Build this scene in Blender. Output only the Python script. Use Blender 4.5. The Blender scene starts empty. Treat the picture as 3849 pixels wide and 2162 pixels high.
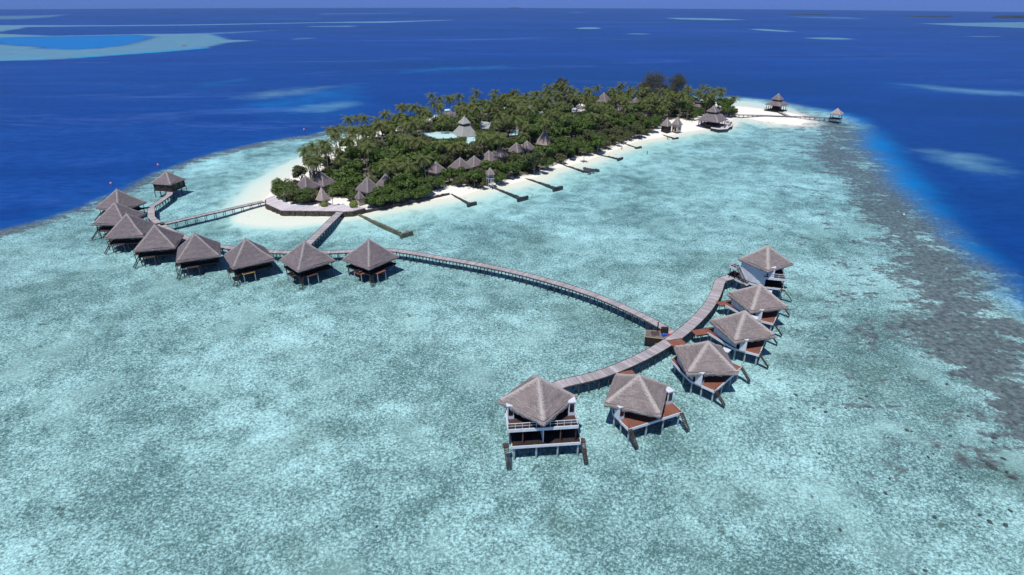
import bpy, bmesh, math, random
import numpy as np
from mathutils import Vector, Matrix
random.seed(7); rng = np.random.default_rng(7)
scn = bpy.context.scene
R = math.radians

# ---------------------------------------------------------------- camera, sky, sun
SW, SH, F, HOR, CH, ROLL = 3849, 2162, 2265.0, -10.0, 60.0, 0.0026
PITCH = math.atan((SH/2-HOR)/F)
cd = bpy.data.cameras.new("camera"); cam = bpy.data.objects.new("camera", cd)
scn.collection.objects.link(cam); scn.camera = cam
cd.sensor_width = 36; cd.lens = F/SW*36; cd.clip_start = 1; cd.clip_end = 40000
cam.matrix_world = Matrix.Translation((0, 0, CH)) @ Matrix.Rotation(math.pi/2-PITCH, 4, 'X') @ Matrix.Rotation(ROLL, 4, 'Z')
scn.render.resolution_x, scn.render.resolution_y = 1024, 575

SUN_EL, SUN_AZ = 67.0, -115.0          # azimuth of the direction TO the sun, in the xy plane
w = bpy.data.worlds.new("World"); scn.world = w; w.use_nodes = True
nt = w.node_tree; nt.nodes.clear()
wo = nt.nodes.new('ShaderNodeOutputWorld'); bg = nt.nodes.new('ShaderNodeBackground')
sky = nt.nodes.new('ShaderNodeTexSky'); sky.sky_type = 'NISHITA'; sky.sun_disc = False
sky.sun_elevation = R(SUN_EL); sky.sun_rotation = R(90-SUN_AZ)
sky.air_density = 1.0; sky.dust_density = 0.0; sky.ozone_density = 2.0
tint = nt.nodes.new('ShaderNodeMix'); tint.data_type = 'RGBA'; tint.blend_type = 'MULTIPLY'
tint.inputs[0].default_value = 1; 
geo = nt.nodes.new('ShaderNodeTexCoord'); sep = nt.nodes.new('ShaderNodeSeparateXYZ'); ramp = nt.nodes.new('ShaderNodeValToRGB')
nt.links.new(geo.outputs['Generated'], sep.inputs[0]); nt.links.new(sep.outputs[2], ramp.inputs[0])
ramp.color_ramp.elements[0].position = 0.0; ramp.color_ramp.elements[0].color = (0.16, 0.34, 1.55, 1)
ramp.color_ramp.elements[1].position = 0.35; ramp.color_ramp.elements[1].color = (0.70, 0.82, 1.05, 1)
nt.links.new(ramp.outputs[0], tint.inputs[7])
nt.links.new(sky.outputs[0], tint.inputs[6]); nt.links.new(tint.outputs[2], bg.inputs[0])
bg.inputs[1].default_value = 0.075
nt.links.new(bg.outputs[0], wo.inputs[0])
sl = bpy.data.lights.new("sun", 'SUN'); sl.energy = 4.2; sl.angle = R(0.5); sl.color = (1.0, 0.965, 0.91)
so = bpy.data.objects.new("sun", sl); scn.collection.objects.link(so)
sd = Vector((math.cos(R(SUN_AZ))*math.cos(R(SUN_EL)), math.sin(R(SUN_AZ))*math.cos(R(SUN_EL)), math.sin(R(SUN_EL))))
so.rotation_euler = sd.to_track_quat('Z', 'Y').to_euler(); so.location = (0, 0, 300)
scn.view_settings.view_transform = 'Standard'; scn.view_settings.look = 'None'
scn.view_settings.exposure = 0.0; scn.view_settings.gamma = 1
scn.cycles.transparent_max_bounces = 12; scn.cycles.max_bounces = 6

# ---------------------------------------------------------------- measuring: a pixel of the photo to a point of the place
cP, sP = math.cos(PITCH), math.sin(PITCH); cr, sr = math.cos(ROLL), math.sin(ROLL)
RE, FLAT = 5.7e5, 600.0                # sea sheet: flat round the island, then bending away like the earth
def seaz(d): d = np.maximum(np.asarray(d, float), FLAT); return -(d*d-FLAT*FLAT)/(2*RE)
def bp(x, y, z=0.0):
    X, Y = x-SW/2, y-SH/2
    u = (X*cr+Y*sr)/F; v = (-X*sr+Y*cr)/F
    d = np.array([u, cP-v*sP, -sP-v*cP]); t = (z-CH)/d[2] if d[2] < -1e-4 else 1e5
    return np.array([0, 0, CH])+d*t
def bps(x, y):                          # on the bending sea
    z = 0.0
    for _ in range(30):
        p = bp(x, y, z); z = 0.5*z+0.5*float(seaz(math.hypot(p[0], p[1])))
    return p
def proj(p):
    dx, dy, dz = p[0], p[1], p[2]-CH
    z = dy*cP-dz*sP; u = F*dx/z; v = -F*(dy*sP+dz*cP)/z
    return SW/2+u*cr-v*sr, SH/2+u*sr+v*cr
def W2(pts, z=0.0): return np.array([bp(a, b, z)[:2] for a, b in pts])
def sdist(P, poly, closed=True):        # signed distance, positive inside
    P = np.asarray(P, float); poly = np.asarray(poly, float); n = len(poly)
    d2 = np.full(len(P), 1e18); ins = np.zeros(len(P), bool)
    for i in range(n if closed else n-1):
        a, b = poly[i], poly[(i+1) % n]; e = b-a; wv = P-a
        t = np.clip((wv@e)/max(e@e, 1e-9), 0, 1); q = wv-t[:, None]*e
        d2 = np.minimum(d2, (q*q).sum(1))
        if closed:
            c = ((a[1] > P[:, 1]) != (b[1] > P[:, 1]))
            den = (b[1]-a[1]) if abs(b[1]-a[1]) > 1e-9 else 1e-9
            ins ^= c & (P[:, 0] < (b[0]-a[0])*(P[:, 1]-a[1])/den+a[0])
    d = np.sqrt(d2)
    return np.where(ins, d, -d) if closed else d
def sst(x, a, b):
    t = np.clip((x-a)/(b-a), 0, 1); return t*t*(3-2*t)
def smooth_poly(pts, k=2):
    p = np.array(pts, float)
    for _ in range(k):
        q = np.roll(p, -1, 0); p = np.stack([p*.75+q*.25, p*.25+q*.75], 1).reshape(-1, 2)
    return p

# ---------------------------------------------------------------- mesh + object helpers
class MB:
    def __init__(s): s.v = []; s.f = []; s.uv = {}; s.mi = []
    def add(s, vs, fs, m=0):
        o = len(s.v); s.v += [tuple(map(float, q)) for q in vs]
        s.f += [tuple(o+i for i in f) for f in fs]; s.mi += [m]*len(fs)
    def box(s, c, d, rz=0.0, m=0):
        ca, sa = math.cos(rz), math.sin(rz); vs = []
        for z in (-.5, .5):
            for x, y in ((-.5, -.5), (.5, -.5), (.5, .5), (-.5, .5)):
                X, Y = x*d[0], y*d[1]; vs.append((c[0]+X*ca-Y*sa, c[1]+X*sa+Y*ca, c[2]+z*d[2]))
        s.add(vs, [(3, 2, 1, 0), (4, 5, 6, 7), (0, 1, 5, 4), (1, 2, 6, 5), (2, 3, 7, 6), (3, 0, 4, 7)], m)
    def prism(s, poly, z0, z1, m=0):
        n = len(poly)
        ar = sum(poly[i][0]*poly[(i+1) % n][1]-poly[(i+1) % n][0]*poly[i][1] for i in range(n))
        if ar < 0: poly = poly[::-1]
        vs = [(p[0], p[1], z0) for p in poly]+[(p[0], p[1], z1) for p in poly]
        s.add(vs, [tuple(range(n))[::-1], tuple(range(n, 2*n))]+[(i, (i+1) % n, n+(i+1) % n, n+i) for i in range(n)], m)
    def tube(s, p0, p1, r0, r1=None, n=6, m=0):
        r1 = r0 if r1 is None else r1
        a, b = Vector(p0), Vector(p1); d = (b-a)
        if d.length < 1e-6: return
        q = d.to_track_quat('Z', 'Y'); vs = []
        for c, r in ((a, r0), (b, r1)):
            for i in range(n):
                t = 2*math.pi*i/n; vs.append(c+q@Vector((r*math.cos(t), r*math.sin(t), 0)))
        s.add(vs, [(i, (i+1) % n, n+(i+1) % n, n+i) for i in range(n)]+[tuple(range(n))[::-1], tuple(range(n, 2*n))], m)
    def beam(s, p0, p1, wd, h, m=0):     # rectangular bar between two points
        a, b = Vector(p0), Vector(p1); d = (b-a).normalized(); sx = d.cross(Vector((0, 0, 1)))
        if sx.length < 1e-4: sx = Vector((1, 0, 0))
        sx.normalize(); up = sx.cross(d); vs = []
        for c in (a, b):
            for i, j in ((-1, -1), (1, -1), (1, 1), (-1, 1)): vs.append(c+sx*i*wd/2+up*j*h/2)
        s.add(vs, [(0, 1, 2, 3), (7, 6, 5, 4), (0, 4, 5, 1), (1, 5, 6, 2), (2, 6, 7, 3), (3, 7, 4, 0)], m)
    def mesh(s, name, mats, smooth=False):
        me = bpy.data.meshes.new(name); me.from_pydata(s.v, [], s.f)
        for m in (mats if isinstance(mats, (list, tuple)) else [mats]): me.materials.append(m)
        me.polygons.foreach_set('material_index', s.mi)
        if smooth: me.polygons.foreach_set('use_smooth', [True]*len(me.polygons))
        me.update(); return me
def link(o, parent=None):
    scn.collection.objects.link(o)
    if parent is not None: o.parent = parent
    return o
def part(name, mb, mats, parent=None, smooth=False, loc=(0, 0, 0), rz=0.0, label=None):
    me = mb.mesh(name, mats, smooth) if isinstance(mb, MB) else mb
    o = link(bpy.data.objects.new(name, me), parent); o.location = loc; o.rotation_euler = (0, 0, rz)
    if label: o['label'] = label
    return o
def tag(o, label=None, cat=None, group=None, kind=None):
    for k, v in (('label', label), ('category', cat), ('group', group), ('kind', kind)):
        if v: o[k] = v
    return o
def thing(name, loc, rz, label, cat, group=None):
    o = bpy.data.objects.new(name, None); o.empty_display_size = .5; link(o)
    o.location = loc; o.rotation_euler = (0, 0, rz); return tag(o, label, cat, group)
def copy_tree(o, parent=None):
    c = o.copy(); scn.collection.objects.link(c); c.parent = parent
    for ch in KIDS(o): copy_tree(ch, c)
    return c
def KIDS(o): return [x for x in scn.collection.objects if x.parent == o]

# ---------------------------------------------------------------- materials
class NT:
    def __init__(s, name):
        s.m = bpy.data.materials.new(name); s.m.use_nodes = True; s.t = s.m.node_tree; s.t.nodes.clear()
        s.out = s.t.nodes.new('ShaderNodeOutputMaterial')
    def n(s, ty, **kw):
        q = s.t.nodes.new(ty)
        for k, v in kw.items(): setattr(q, k, v)
        return q
    def l(s, a, b): s.t.links.new(a, b)
    def set(s, sock, v):
        if hasattr(v, 'is_output'): s.l(v, sock)
        else: sock.default_value = v
    def math(s, op, a, b=0.0, clamp=False):
        q = s.n('ShaderNodeMath', operation=op, use_clamp=clamp); s.set(q.inputs[0], a); s.set(q.inputs[1], b); return q.outputs[0]
    def mix(s, f, a, b, mode='MIX'):
        q = s.n('ShaderNodeMix', data_type='RGBA', blend_type=mode, clamp_factor=True)
        s.set(q.inputs[0], f)
        for i, v in ((6, a), (7, b)):
            s.set(q.inputs[i], tuple(v)+(1,) if isinstance(v, (tuple, list)) and len(v) == 3 else v)
        return q.outputs[2]
    def ss(s, x, a, b):
        q = s.n('ShaderNodeMapRange', interpolation_type='SMOOTHSTEP'); s.set(q.inputs[0], x)
        q.inputs[1].default_value = a; q.inputs[2].default_value = b; return q.outputs[0]
    def coord(s, kind='Object', scale=(1, 1, 1), rot=(0, 0, 0)):
        c = s.n('ShaderNodeTexCoord'); mp = s.n('ShaderNodeMapping'); mp.inputs['Scale'].default_value = scale
        mp.inputs['Rotation'].default_value = rot
        s.l(c.outputs[kind], mp.inputs[0]); return mp.outputs[0]
    def noise(s, vec, scale, detail=3, rough=.55, dist=0.0):
        q = s.n('ShaderNodeTexNoise'); s.l(vec, q.inputs['Vector']); q.inputs['Scale'].default_value = scale
        q.inputs['Detail'].default_value = detail; q.inputs['Roughness'].default_value = rough; q.inputs['Distortion'].default_value = dist
        return q.outputs[0]
    def attr(s, name): q = s.n('ShaderNodeAttribute', attribute_name=name); return q
    def bump(s, h, strength, dist=.1):
        q = s.n('ShaderNodeBump'); s.l(h, q.inputs['Height']); q.inputs['Strength'].default_value = strength; q.inputs['Distance'].default_value = dist
        return q.outputs[0]
    def pbsdf(s, col, rough=.8, normal=None, spec=.3):
        q = s.n('ShaderNodeBsdfPrincipled'); s.set(q.inputs['Base Color'], tuple(col)+(1,) if isinstance(col, (tuple, list)) and len(col) == 3 else col)
        s.set(q.inputs['Roughness'], rough); q.inputs['Specular IOR Level'].default_value = spec
        if normal is not None: s.l(normal, q.inputs['Normal'])
        return q.outputs[0]
    def done(s, sh): s.l(sh, s.out.inputs[0]); return s.m
def lerp3(a, k): return tuple(x*k for x in a)
def m_plain(name, col, rough=.8, var=.25, scale=1.5, spec=.3):
    t = NT(name); v = t.coord(); n = t.noise(v, scale, 4); n2 = t.noise(v, scale*9, 2)
    c = t.mix(t.ss(n, .3, .75), lerp3(col, 1-var), lerp3(col, 1+var*.6)); c = t.mix(t.math('MULTIPLY', n2, .35), c, lerp3(col, .7))
    return t.done(t.pbsdf(c, rough, None, spec))
def m_thatch(name, col, light):
    t = NT(name); v = t.coord(); vz = t.coord(scale=(.35, .35, 3.2)); inf = t.n('ShaderNodeObjectInfo')
    off = t.n('ShaderNodeVectorMath', operation='ADD'); t.l(v, off.inputs[0]); t.l(inf.outputs['Location'], off.inputs[1]); v = off.outputs[0]
    a = t.noise(vz, 2.2, 4, .6); b = t.noise(v, 5.5, 3, .7); c0 = t.noise(v, .35, 2); fine = t.noise(v, 14, 2, .7)
    k = t.math('ADD', t.math('MULTIPLY', a, .5), t.math('MULTIPLY', b, .5))
    c = t.mix(t.ss(k, .32, .68), lerp3(col, .5), lerp3(col, 1.4))
    c = t.mix(t.math('MULTIPLY', t.ss(c0, .42, .72), .4), c, (col[0]*1.25, col[1]*1.12, col[2]*1.05))
    c = t.mix(t.math('MULTIPLY', t.ss(t.noise(v, .8, 3, .6), .5, .72), .45), c, lerp3(col, .62)); c = t.mix(t.math('MULTIPLY', inf.outputs['Random'], .30), c, lerp3(col, .66))
    c = t.mix(t.math('MULTIPLY', t.ss(fine, .45, .75), .3), c, lerp3(col, 1.6))
    wv = t.n('ShaderNodeTexWave', wave_type='BANDS', bands_direction='Z'); t.l(t.coord(), wv.inputs[0]); wv.inputs['Scale'].default_value = .33
    wv.inputs['Distortion'].default_value = 3; wv.inputs['Detail'].default_value = 2; wv.inputs['Detail Scale'].default_value = 2
    c = t.mix(t.math('MULTIPLY', t.ss(wv.outputs[1], .72, 1.0), .22), c, lerp3(col, .6))
    rg = t.attr('ridge').outputs['Fac']
    c = t.mix(t.math('MULTIPLY', t.ss(t.math('ADD', rg, t.math('MULTIPLY', t.math('SUBTRACT', b, .5), 1.8)), .3, 1.15), .7), c, light)
    h = t.math('ADD', t.math('MULTIPLY', a, .6), b)
    return t.done(t.pbsdf(c, .95, t.bump(h, .55, .12), .1))
def m_planks(name, col, width=.16, var=.5, rot=0.0, axis='uv'):
    t = NT(name)
    uv = t.coord('UV') if axis == 'uv' else t.coord('Object', rot=(0, 0, rot))
    sx = t.n('ShaderNodeSeparateXYZ'); t.l(uv, sx.inputs[0])
    u = t.math('DIVIDE', sx.outputs[0], width); fl = t.math('FLOOR', u); fr = t.math('FRACT', u)
    wn = t.n('ShaderNodeTexWhiteNoise', noise_dimensions='1D'); t.l(fl, wn.inputs['W'])
    grp = t.n('ShaderNodeTexWhiteNoise', noise_dimensions='1D'); t.l(t.math('FLOOR', t.math('DIVIDE', u, 5.0)), grp.inputs['W'])
    st = t.noise(uv, 1.3, 3)
    k = t.math('ADD', t.math('MULTIPLY', wn.outputs[0], .6), t.math('MULTIPLY', grp.outputs[0], .4))
    c = t.mix(k, lerp3(col, 1-var), lerp3(col, 1+var*.7))
    c = t.mix(t.math('MULTIPLY', t.ss(st, .4, .7), .3), c, lerp3(col, .6))
    gap = t.math('LESS_THAN', fr, .12)
    c = t.mix(t.math('MULTIPLY', gap, .75), c, (.02, .018, .018))
    return t.done(t.pbsdf(c, .85, None, .15))
def m_leaf(name, col, hue=0.0, trans=.25):
    t = NT(name); inf = t.n('ShaderNodeObjectInfo'); v = t.coord(); n = t.noise(v, 1.1, 2); at = t.attr('lf').outputs['Fac']
    c = t.mix(at, lerp3(col, .55), lerp3(col, 1.6))
    c = t.mix(t.math('MULTIPLY', t.ss(n, .42, .68), .5), c, (col[0]*1.9, col[1]*1.6, col[2]*.9))
    c = t.mix(t.math('MULTIPLY', inf.outputs['Random'], .55), c, (col[0]*1.5, col[1]*1.15, col[2]*1.2))
    p = t.n('ShaderNodeBsdfPrincipled'); t.l(c, p.inputs['Base Color']); p.inputs['Roughness'].default_value = .55; p.inputs['Specular IOR Level'].default_value = .35
    tr = t.n('ShaderNodeBsdfTranslucent'); t.l(c, tr.inputs[0]); mx = t.n('ShaderNodeMixShader'); mx.inputs[0].default_value = trans
    t.l(p.outputs[0], mx.inputs[1]); t.l(tr.outputs[0], mx.inputs[2]); return t.done(mx.outputs[0])
THATCH = m_thatch('grey_thatch', (.185, .160, .170), (.44, .40, .39))
THATCH2 = m_thatch('pale_thatch', (.245, .212, .208), (.55, .50, .47))
THATCH3 = m_thatch('tan_thatch', (.36, .30, .28), (.55, .48, .43))
TEAL = m_plain('pale_teal_roofing', (.50, .72, .74), .5, .08)
GREYROOF = m_plain('grey_shingle', (.36, .40, .40), .7, .15)
WHITE = m_plain('white_paint', (.66, .70, .76), .5, .12)
DARKWOOD = m_plain('dark_timber', (.035, .024, .022), .7, .4, 3)
POSTWOOD = m_plain('weathered_post', (.10, .085, .085), .85, .4, 3)
PALEPOST = m_plain('concrete_post', (.42, .44, .46), .8, .25, 2)
GLASS = m_plain('dark_glass', (.012, .014, .018), .12, .1, 1, .5)
REDDECK = m_planks('red_brown_decking', (.25, .105, .075), .14, .22, 0, 'obj')
BROWNDECK = m_planks('dark_brown_decking', (.075, .048, .045), .14, .3, 0, 'obj')
GREYDECK = m_planks('grey_decking', (.20, .175, .18), .14, .35, .7, 'obj')
JETTY = m_planks('weathered_jetty_planks', (.43, .395, .42), .17, .42)
TERR = m_planks('terrace_planks', (.66, .60, .63), .22, .25, .5, 'obj')
STONE = m_plain('sea_wall_stone', (.085, .07, .058), .95, .55, 1.2)
DARKSTONE = m_plain('dark_groyne_stone', (.075, .07, .075), .95, .5, 1.2)
ALGAE = m_plain('algae_stone', (.19, .16, .11), .9, .4, 1.2)
YELLOW = m_plain('yellow_paint', (.75, .48, .08), .6, .15)
BLUE = m_plain('blue_tarpaulin', (.03, .14, .62), .45, .25, 3)
RED = m_plain('red_cushion', (.45, .06, .06), .7, .2)
PINK = m_plain('pink_float', (.75, .30, .34), .5, .1)
SKIN = m_plain('skin', (.30, .17, .12), .6, .1)
BUFF = m_plain('buff_render', (.50, .44, .38), .85, .15)
CORAL = m_plain('coral_rock', (.13, .11, .10), .95, .6, 1.5)
LEAF_P = m_leaf('palm_frond_green', (.090, .122, .036)); LEAF_B = m_leaf('broad_leaf_green', (.066, .122, .024))
LEAF_C = m_leaf('needle_brown_green', (.052, .060, .046)); LEAF_H = m_leaf('hedge_green', (.10, .15, .02), 0, .1)
LEAF_G = m_leaf('grey_green_scrub', (.080, .105, .042))
BARK = m_plain('bark', (.17, .14, .12), .9, .3, 3)

# ---------------------------------------------------------------- shapes of the place
REEF = [(-700, 1250), (-250, 900), (0, 855), (149, 819), (299, 772), (391, 733), (452, 709), (522, 671), (602, 639), (717, 594), (837, 560), (980, 528), (1085, 510),
        (1164, 503), (1206, 491), (1348, 474), (1479, 453), (1620, 430), (1750, 415), (2000, 389), (2300, 372), (2600, 362), (2700, 364), (2795, 367.5), (2876, 377),
        (2968, 394), (3060, 415), (3130, 436), (3185, 462), (3190, 500), (3190, 545), (3236, 593), (3290, 676), (3370, 759), (3453, 837),
        (3536, 930), (3620, 990), (3701, 1080), (3784, 1163), (3870, 1215), (4200, 1500), (4600, 2400), (4200, 3400), (-900, 3400), (-1200, 2000)]
REEFW = W2(REEF)
ISLE = [(985, 757), (1030, 697), (1085, 668), (1137, 628), (1180, 600), (1243, 573), (1300, 547), (1370, 510), (1440, 483), (1500, 470), (1600, 449), (1750, 425), (1950, 402),
        (2200, 388), (2450, 380), (2600, 377), (2731, 397), (2795, 401), (2849, 407), (2957, 420), (3012, 431), (3036, 447), (3051, 456), (3044, 466), (3012, 472),
        (2957, 470), (2903, 464), (2849, 453), (2795, 442), (2770, 441), (2752, 450), (2735, 470), (2699, 485), (2643, 488), (2575, 497), (2528, 508), (2466, 521), (2404, 530),
        (2357, 549), (2310, 567), (2248, 589), (2202, 608), (2140, 623), (2062, 640), (2025, 666), (1943, 689), (1875, 702), (1808, 716), (1740, 737), (1690, 742),
        (1631, 752), (1563, 765), (1500, 773), (1430, 786), (1373, 795), (1330, 800), (1287, 802), (1058, 803), (1000, 770)]
ISLEW = W2(ISLE)
VEG = [(1046, 745), (1080, 764), (1140, 770), (1200, 762), (1300, 745), (1340, 760), (1390, 778), (1450, 770), (1520, 752), (1570, 742), (1640, 722), (1690, 705), (1745, 697), (1760, 708), (1820, 704), (1850, 690),
       (1905, 680), (1965, 663), (2010, 655), (2070, 629), (2125, 609), (2185, 589), (2245, 574), (2295, 560), (2335, 538), (2375, 527), (2440, 507), (2480, 487),
       (2490, 455), (2560, 450), (2610, 462), (2625, 440), (2690, 425), (2745, 442), (2762, 430), (2735, 415), (2705, 405), (2640, 392), (2600, 388), (2450, 391), (2300, 395), (2200, 400), (1950, 410),
       (1750, 434), (1600, 460), (1500, 484), (1400, 517), (1310, 563), (1240, 596), (1170, 648), (1110, 686), (1060, 723)]
VEGW = W2(VEG, 1.0)
SANDPOLY = W2([(990, 757), (900, 792), (868, 815), (880, 838), (960, 850), (1080, 853), (1220, 838), (1330, 822), (1400, 800), (1300, 790), (1050, 795)])
FARSAND = W2([(2640, 372), (2800, 376), (2960, 400), (3010, 425), (3060, 455), (3000, 478), (2900, 475), (2780, 455)])
def heights(P):
    dI = sdist(P, ISLEW); up = sst(dI, -.5, 9)*1.0
    z = np.where(dI > -1.0, -.12+.12*sst(dI, -1.0, .5)+up*1.0, 0)
    down = -.12-.9*sst(-dI, 1.0, 16)
    z = np.where(dI > -1.0, z, down)
    return z, dI
# bed of the lagoon and island ground: one fine grid, split along the waterline
xs = np.arange(-330, 300, 1.8); ys = np.arange(15, 560, 1.8)
GX, GY = np.meshgrid(xs, ys); P = np.stack([GX.ravel(), GY.ravel()], 1)
Z, DI = heights(P); DR = sdist(P, REEFW)
nx, ny = len(xs), len(ys)
idx = np.arange(nx*ny).reshape(ny, nx)
quads = np.stack([idx[:-1, :-1], idx[:-1, 1:], idx[1:, 1:], idx[1:, :-1]], -1).reshape(-1, 4)
wide = np.interp(P[:, 0], [-200, -60, 0, 60, 110, 200], [3, 2, 0, 26, 26, 14])
RIGHT = W2([(3120, 440), (3180, 460), (3190, 545), (3290, 676), (3453, 837), (3620, 990), (3784, 1163), (3870, 1215), (4200, 1600),
            (3849, 1632), (3665, 1433), (3498, 1333), (3400, 1230), (3453, 1150), (3342, 925), (3260, 800), (3150, 640), (3040, 560), (3090, 500)])
dRight = sdist(P, RIGHT)
LEFTB = [(0, 855), (149, 819), (299, 772), (391, 733), (452, 709), (522, 671), (602, 639), (717, 594), (837, 560), (980, 528), (1085, 510), (1164, 503), (1206, 491), (1348, 474), (1479, 453)]
dLeft = sdist(P, W2(LEFTB), False)
coral = np.maximum(sst(dRight, -16, 10), .85*sst(-dLeft, -12, -2))
coral = np.maximum(coral, .45*sst(dRight, -60, -8))
east = sst(P[:, 0], 128, 160)*sst(-P[:, 1], -345, -300)+sst(P[:, 0], 100, 125)*sst(-P[:, 1], -260, -200)
coral = np.maximum(coral, np.clip(east, 0, 1)*sst(-DR, -26, -6)*.95)
dS = sdist(P, SANDPOLY); dF = sdist(P, FARSAND)
sand = np.maximum.reduce([sst(DI, -13, 0), sst(dS, -1.8, .8), sst(dF, -9, 3), .55*sst(DI, -30, -6)])
dShoreL = sdist(P, W2([(985, 757), (1030, 695), (1137, 622), (1243, 572), (1370, 505), (1500, 462)]), False)
sand = np.maximum(sand, sst(-dShoreL, -17, -5))
sand = np.maximum(sand, .24*sst(P[:, 1], 105, 220))
sand *= (1-coral)
def add_attr(me, name, arr):
    a = me.attributes.new(name, 'FLOAT', 'POINT'); a.data.foreach_set('value', np.ascontiguousarray(arr, dtype=np.float32))
def sheet(name, V, Q, mat, attrs):
    used = np.unique(Q); remap = np.full(len(V), -1); remap[used] = np.arange(len(used)); Q = remap[Q]; V = V[used]
    me = bpy.data.meshes.new(name); me.vertices.add(len(V)); me.vertices.foreach_set('co', V.astype(np.float32).ravel())
    me.loops.add(Q.size); me.loops.foreach_set('vertex_index', Q.astype(np.int32).ravel())
    me.polygons.add(len(Q)); me.polygons.foreach_set('loop_start', np.arange(0, Q.size, 4, dtype=np.int32))
    me.update(calc_edges=True); me.polygons.foreach_set('use_smooth', [True]*len(Q)); me.materials.append(mat)
    for k, a in attrs.items(): add_attr(me, k, a[used])
    o = link(bpy.data.objects.new(name, me)); return o

# seabed material: rubble, sand and coral
t = NT('lagoon_bed'); v = t.coord()
big = t.noise(v, .035, 3, .6); mid = t.noise(v, .22, 4, .62, .4); sm = t.noise(v, 2.9, 4, .78, .4); fine = t.noise(v, 8.0, 2, .65)
vo = t.n('ShaderNodeTexVoronoi'); t.l(v, vo.inputs['Vector']); vo.inputs['Scale'].default_value = 1.6; cell = vo.outputs['Distance']
k = t.math('ADD', t.math('MULTIPLY', sm, .62), t.math('MULTIPLY', fine, .30)); k = t.math('ADD', k, t.math('MULTIPLY', mid, .24)); k = t.math('ADD', k, t.math('MULTIPLY', big, .30))
k = t.math('SUBTRACT', k, t.math('MULTIPLY', cell, .12))
c = t.mix(t.ss(k, .575, .835), (.135, .170, .155), (.95, .94, .88))
olive = t.noise(v, .05, 2); fleck = t.noise(v, 4.2, 2, .5); c = t.mix(t.math('MULTIPLY', t.ss(fleck, .56, .70), .55), c, (.90, .90, .85)); c = t.mix(t.math('MULTIPLY', t.ss(fleck, .44, .30), .25), c, (.10, .13, .12))  # bright flecks painted into the bed colour as sparkle, darker ones between
c = t.mix(t.math('MULTIPLY', t.ss(olive, .52, .75), .35), c, (.15, .16, .11))
pale = t.noise(v, .075, 2); c = t.mix(t.math('MULTIPLY', t.ss(pale, .52, .72), .45), c, (.60, .60, .54))
sa = t.attr('sand').outputs['Fac']; co = t.attr('coral').outputs['Fac']
sk = t.ss(t.math('ADD', sa, t.math('MULTIPLY', t.math('SUBTRACT', mid, .5), .7)), .12, .75)
c = t.mix(sk, c, (.80, .76, .66))
patch = t.noise(t.coord(scale=(.6, 1, 1), rot=(0, 0, .25)), .30, 5, .68, .6); patch2 = t.noise(v, .8, 4, .7)
patch3 = t.noise(t.coord(scale=(.55, 1, 1), rot=(0, 0, .5)), .085, 3, .6, 1.2)
ck = t.math('ADD', t.math('ADD', t.math('MULTIPLY', co, .42), t.math('MULTIPLY', patch3, .55)), t.math('ADD', t.math('MULTIPLY', patch, .80), t.math('MULTIPLY', patch2, .50)))
cm = t.ss(ck, 1.13, 1.27)
cc = t.mix(t.ss(t.noise(v, .9, 3), .3, .7), (.100, .070, .082), (.27, .20, .19))
c = t.mix(t.math('MULTIPLY', t.math('MULTIPLY', cm, t.ss(co, .02, .2)), t.math('ADD', .72, t.math('MULTIPLY', patch2, .36))), c, cc)
spots = t.noise(v, .42, 2, .5); c = t.mix(t.math('MULTIPLY', t.ss(spots, .70, .76), .7), c, (.09, .10, .075))
bed_nt, bed_col, bed_k = t, c, k
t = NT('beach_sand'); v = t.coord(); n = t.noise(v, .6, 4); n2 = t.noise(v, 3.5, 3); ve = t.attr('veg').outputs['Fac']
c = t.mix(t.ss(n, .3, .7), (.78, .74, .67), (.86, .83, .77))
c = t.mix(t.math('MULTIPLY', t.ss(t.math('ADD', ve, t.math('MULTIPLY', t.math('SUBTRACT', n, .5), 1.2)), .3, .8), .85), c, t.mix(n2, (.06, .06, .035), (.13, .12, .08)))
SAND = t.done(t.pbsdf(c, .95, t.bump(n2, .25, .08), .05))
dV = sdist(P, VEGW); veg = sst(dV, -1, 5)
V3 = np.stack([P[:, 0], P[:, 1], Z], 1)
isl = (DI[quads] > 0.6).all(1)
near = (DR[quads] > -45).any(1)
tag(sheet('island_ground', V3, quads[isl], SAND, {'veg': veg}), kind='structure')

# ---------------------------------------------------------------- the sea
ang = np.concatenate([np.linspace(30, 150, 520), np.linspace(150, 390, 60)[1:-1]]); ang = np.radians(ang)
rr = [16.0]
while rr[-1] < 11500: rr.append(rr[-1]*1.0115)
rr = np.array(rr); na, nr = len(ang), len(rr)
A, RR = np.meshgrid(ang, rr); PW = np.stack([(RR*np.cos(A)).ravel(), (RR*np.sin(A)).ravel()], 1); dist = RR.ravel()
idw = np.arange(na*nr).reshape(nr, na); nxt = np.roll(idw, -1, 1)
qw = np.stack([idw[:-1], nxt[:-1], nxt[1:], idw[1:]], -1).reshape(-1, 4)
qw = np.vstack([qw])
NW = len(PW); PB = PW; PW = np.vstack([PW, P])
dRw = sdist(PW, REEFW); dIw = sdist(PB, ISLEW)
eastness = np.clip(np.interp(PW[:, 0], [40, 120], [0, 1]), 0, 1)
deep = sst(-dRw, -5-4*eastness, 7+16*eastness)
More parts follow.
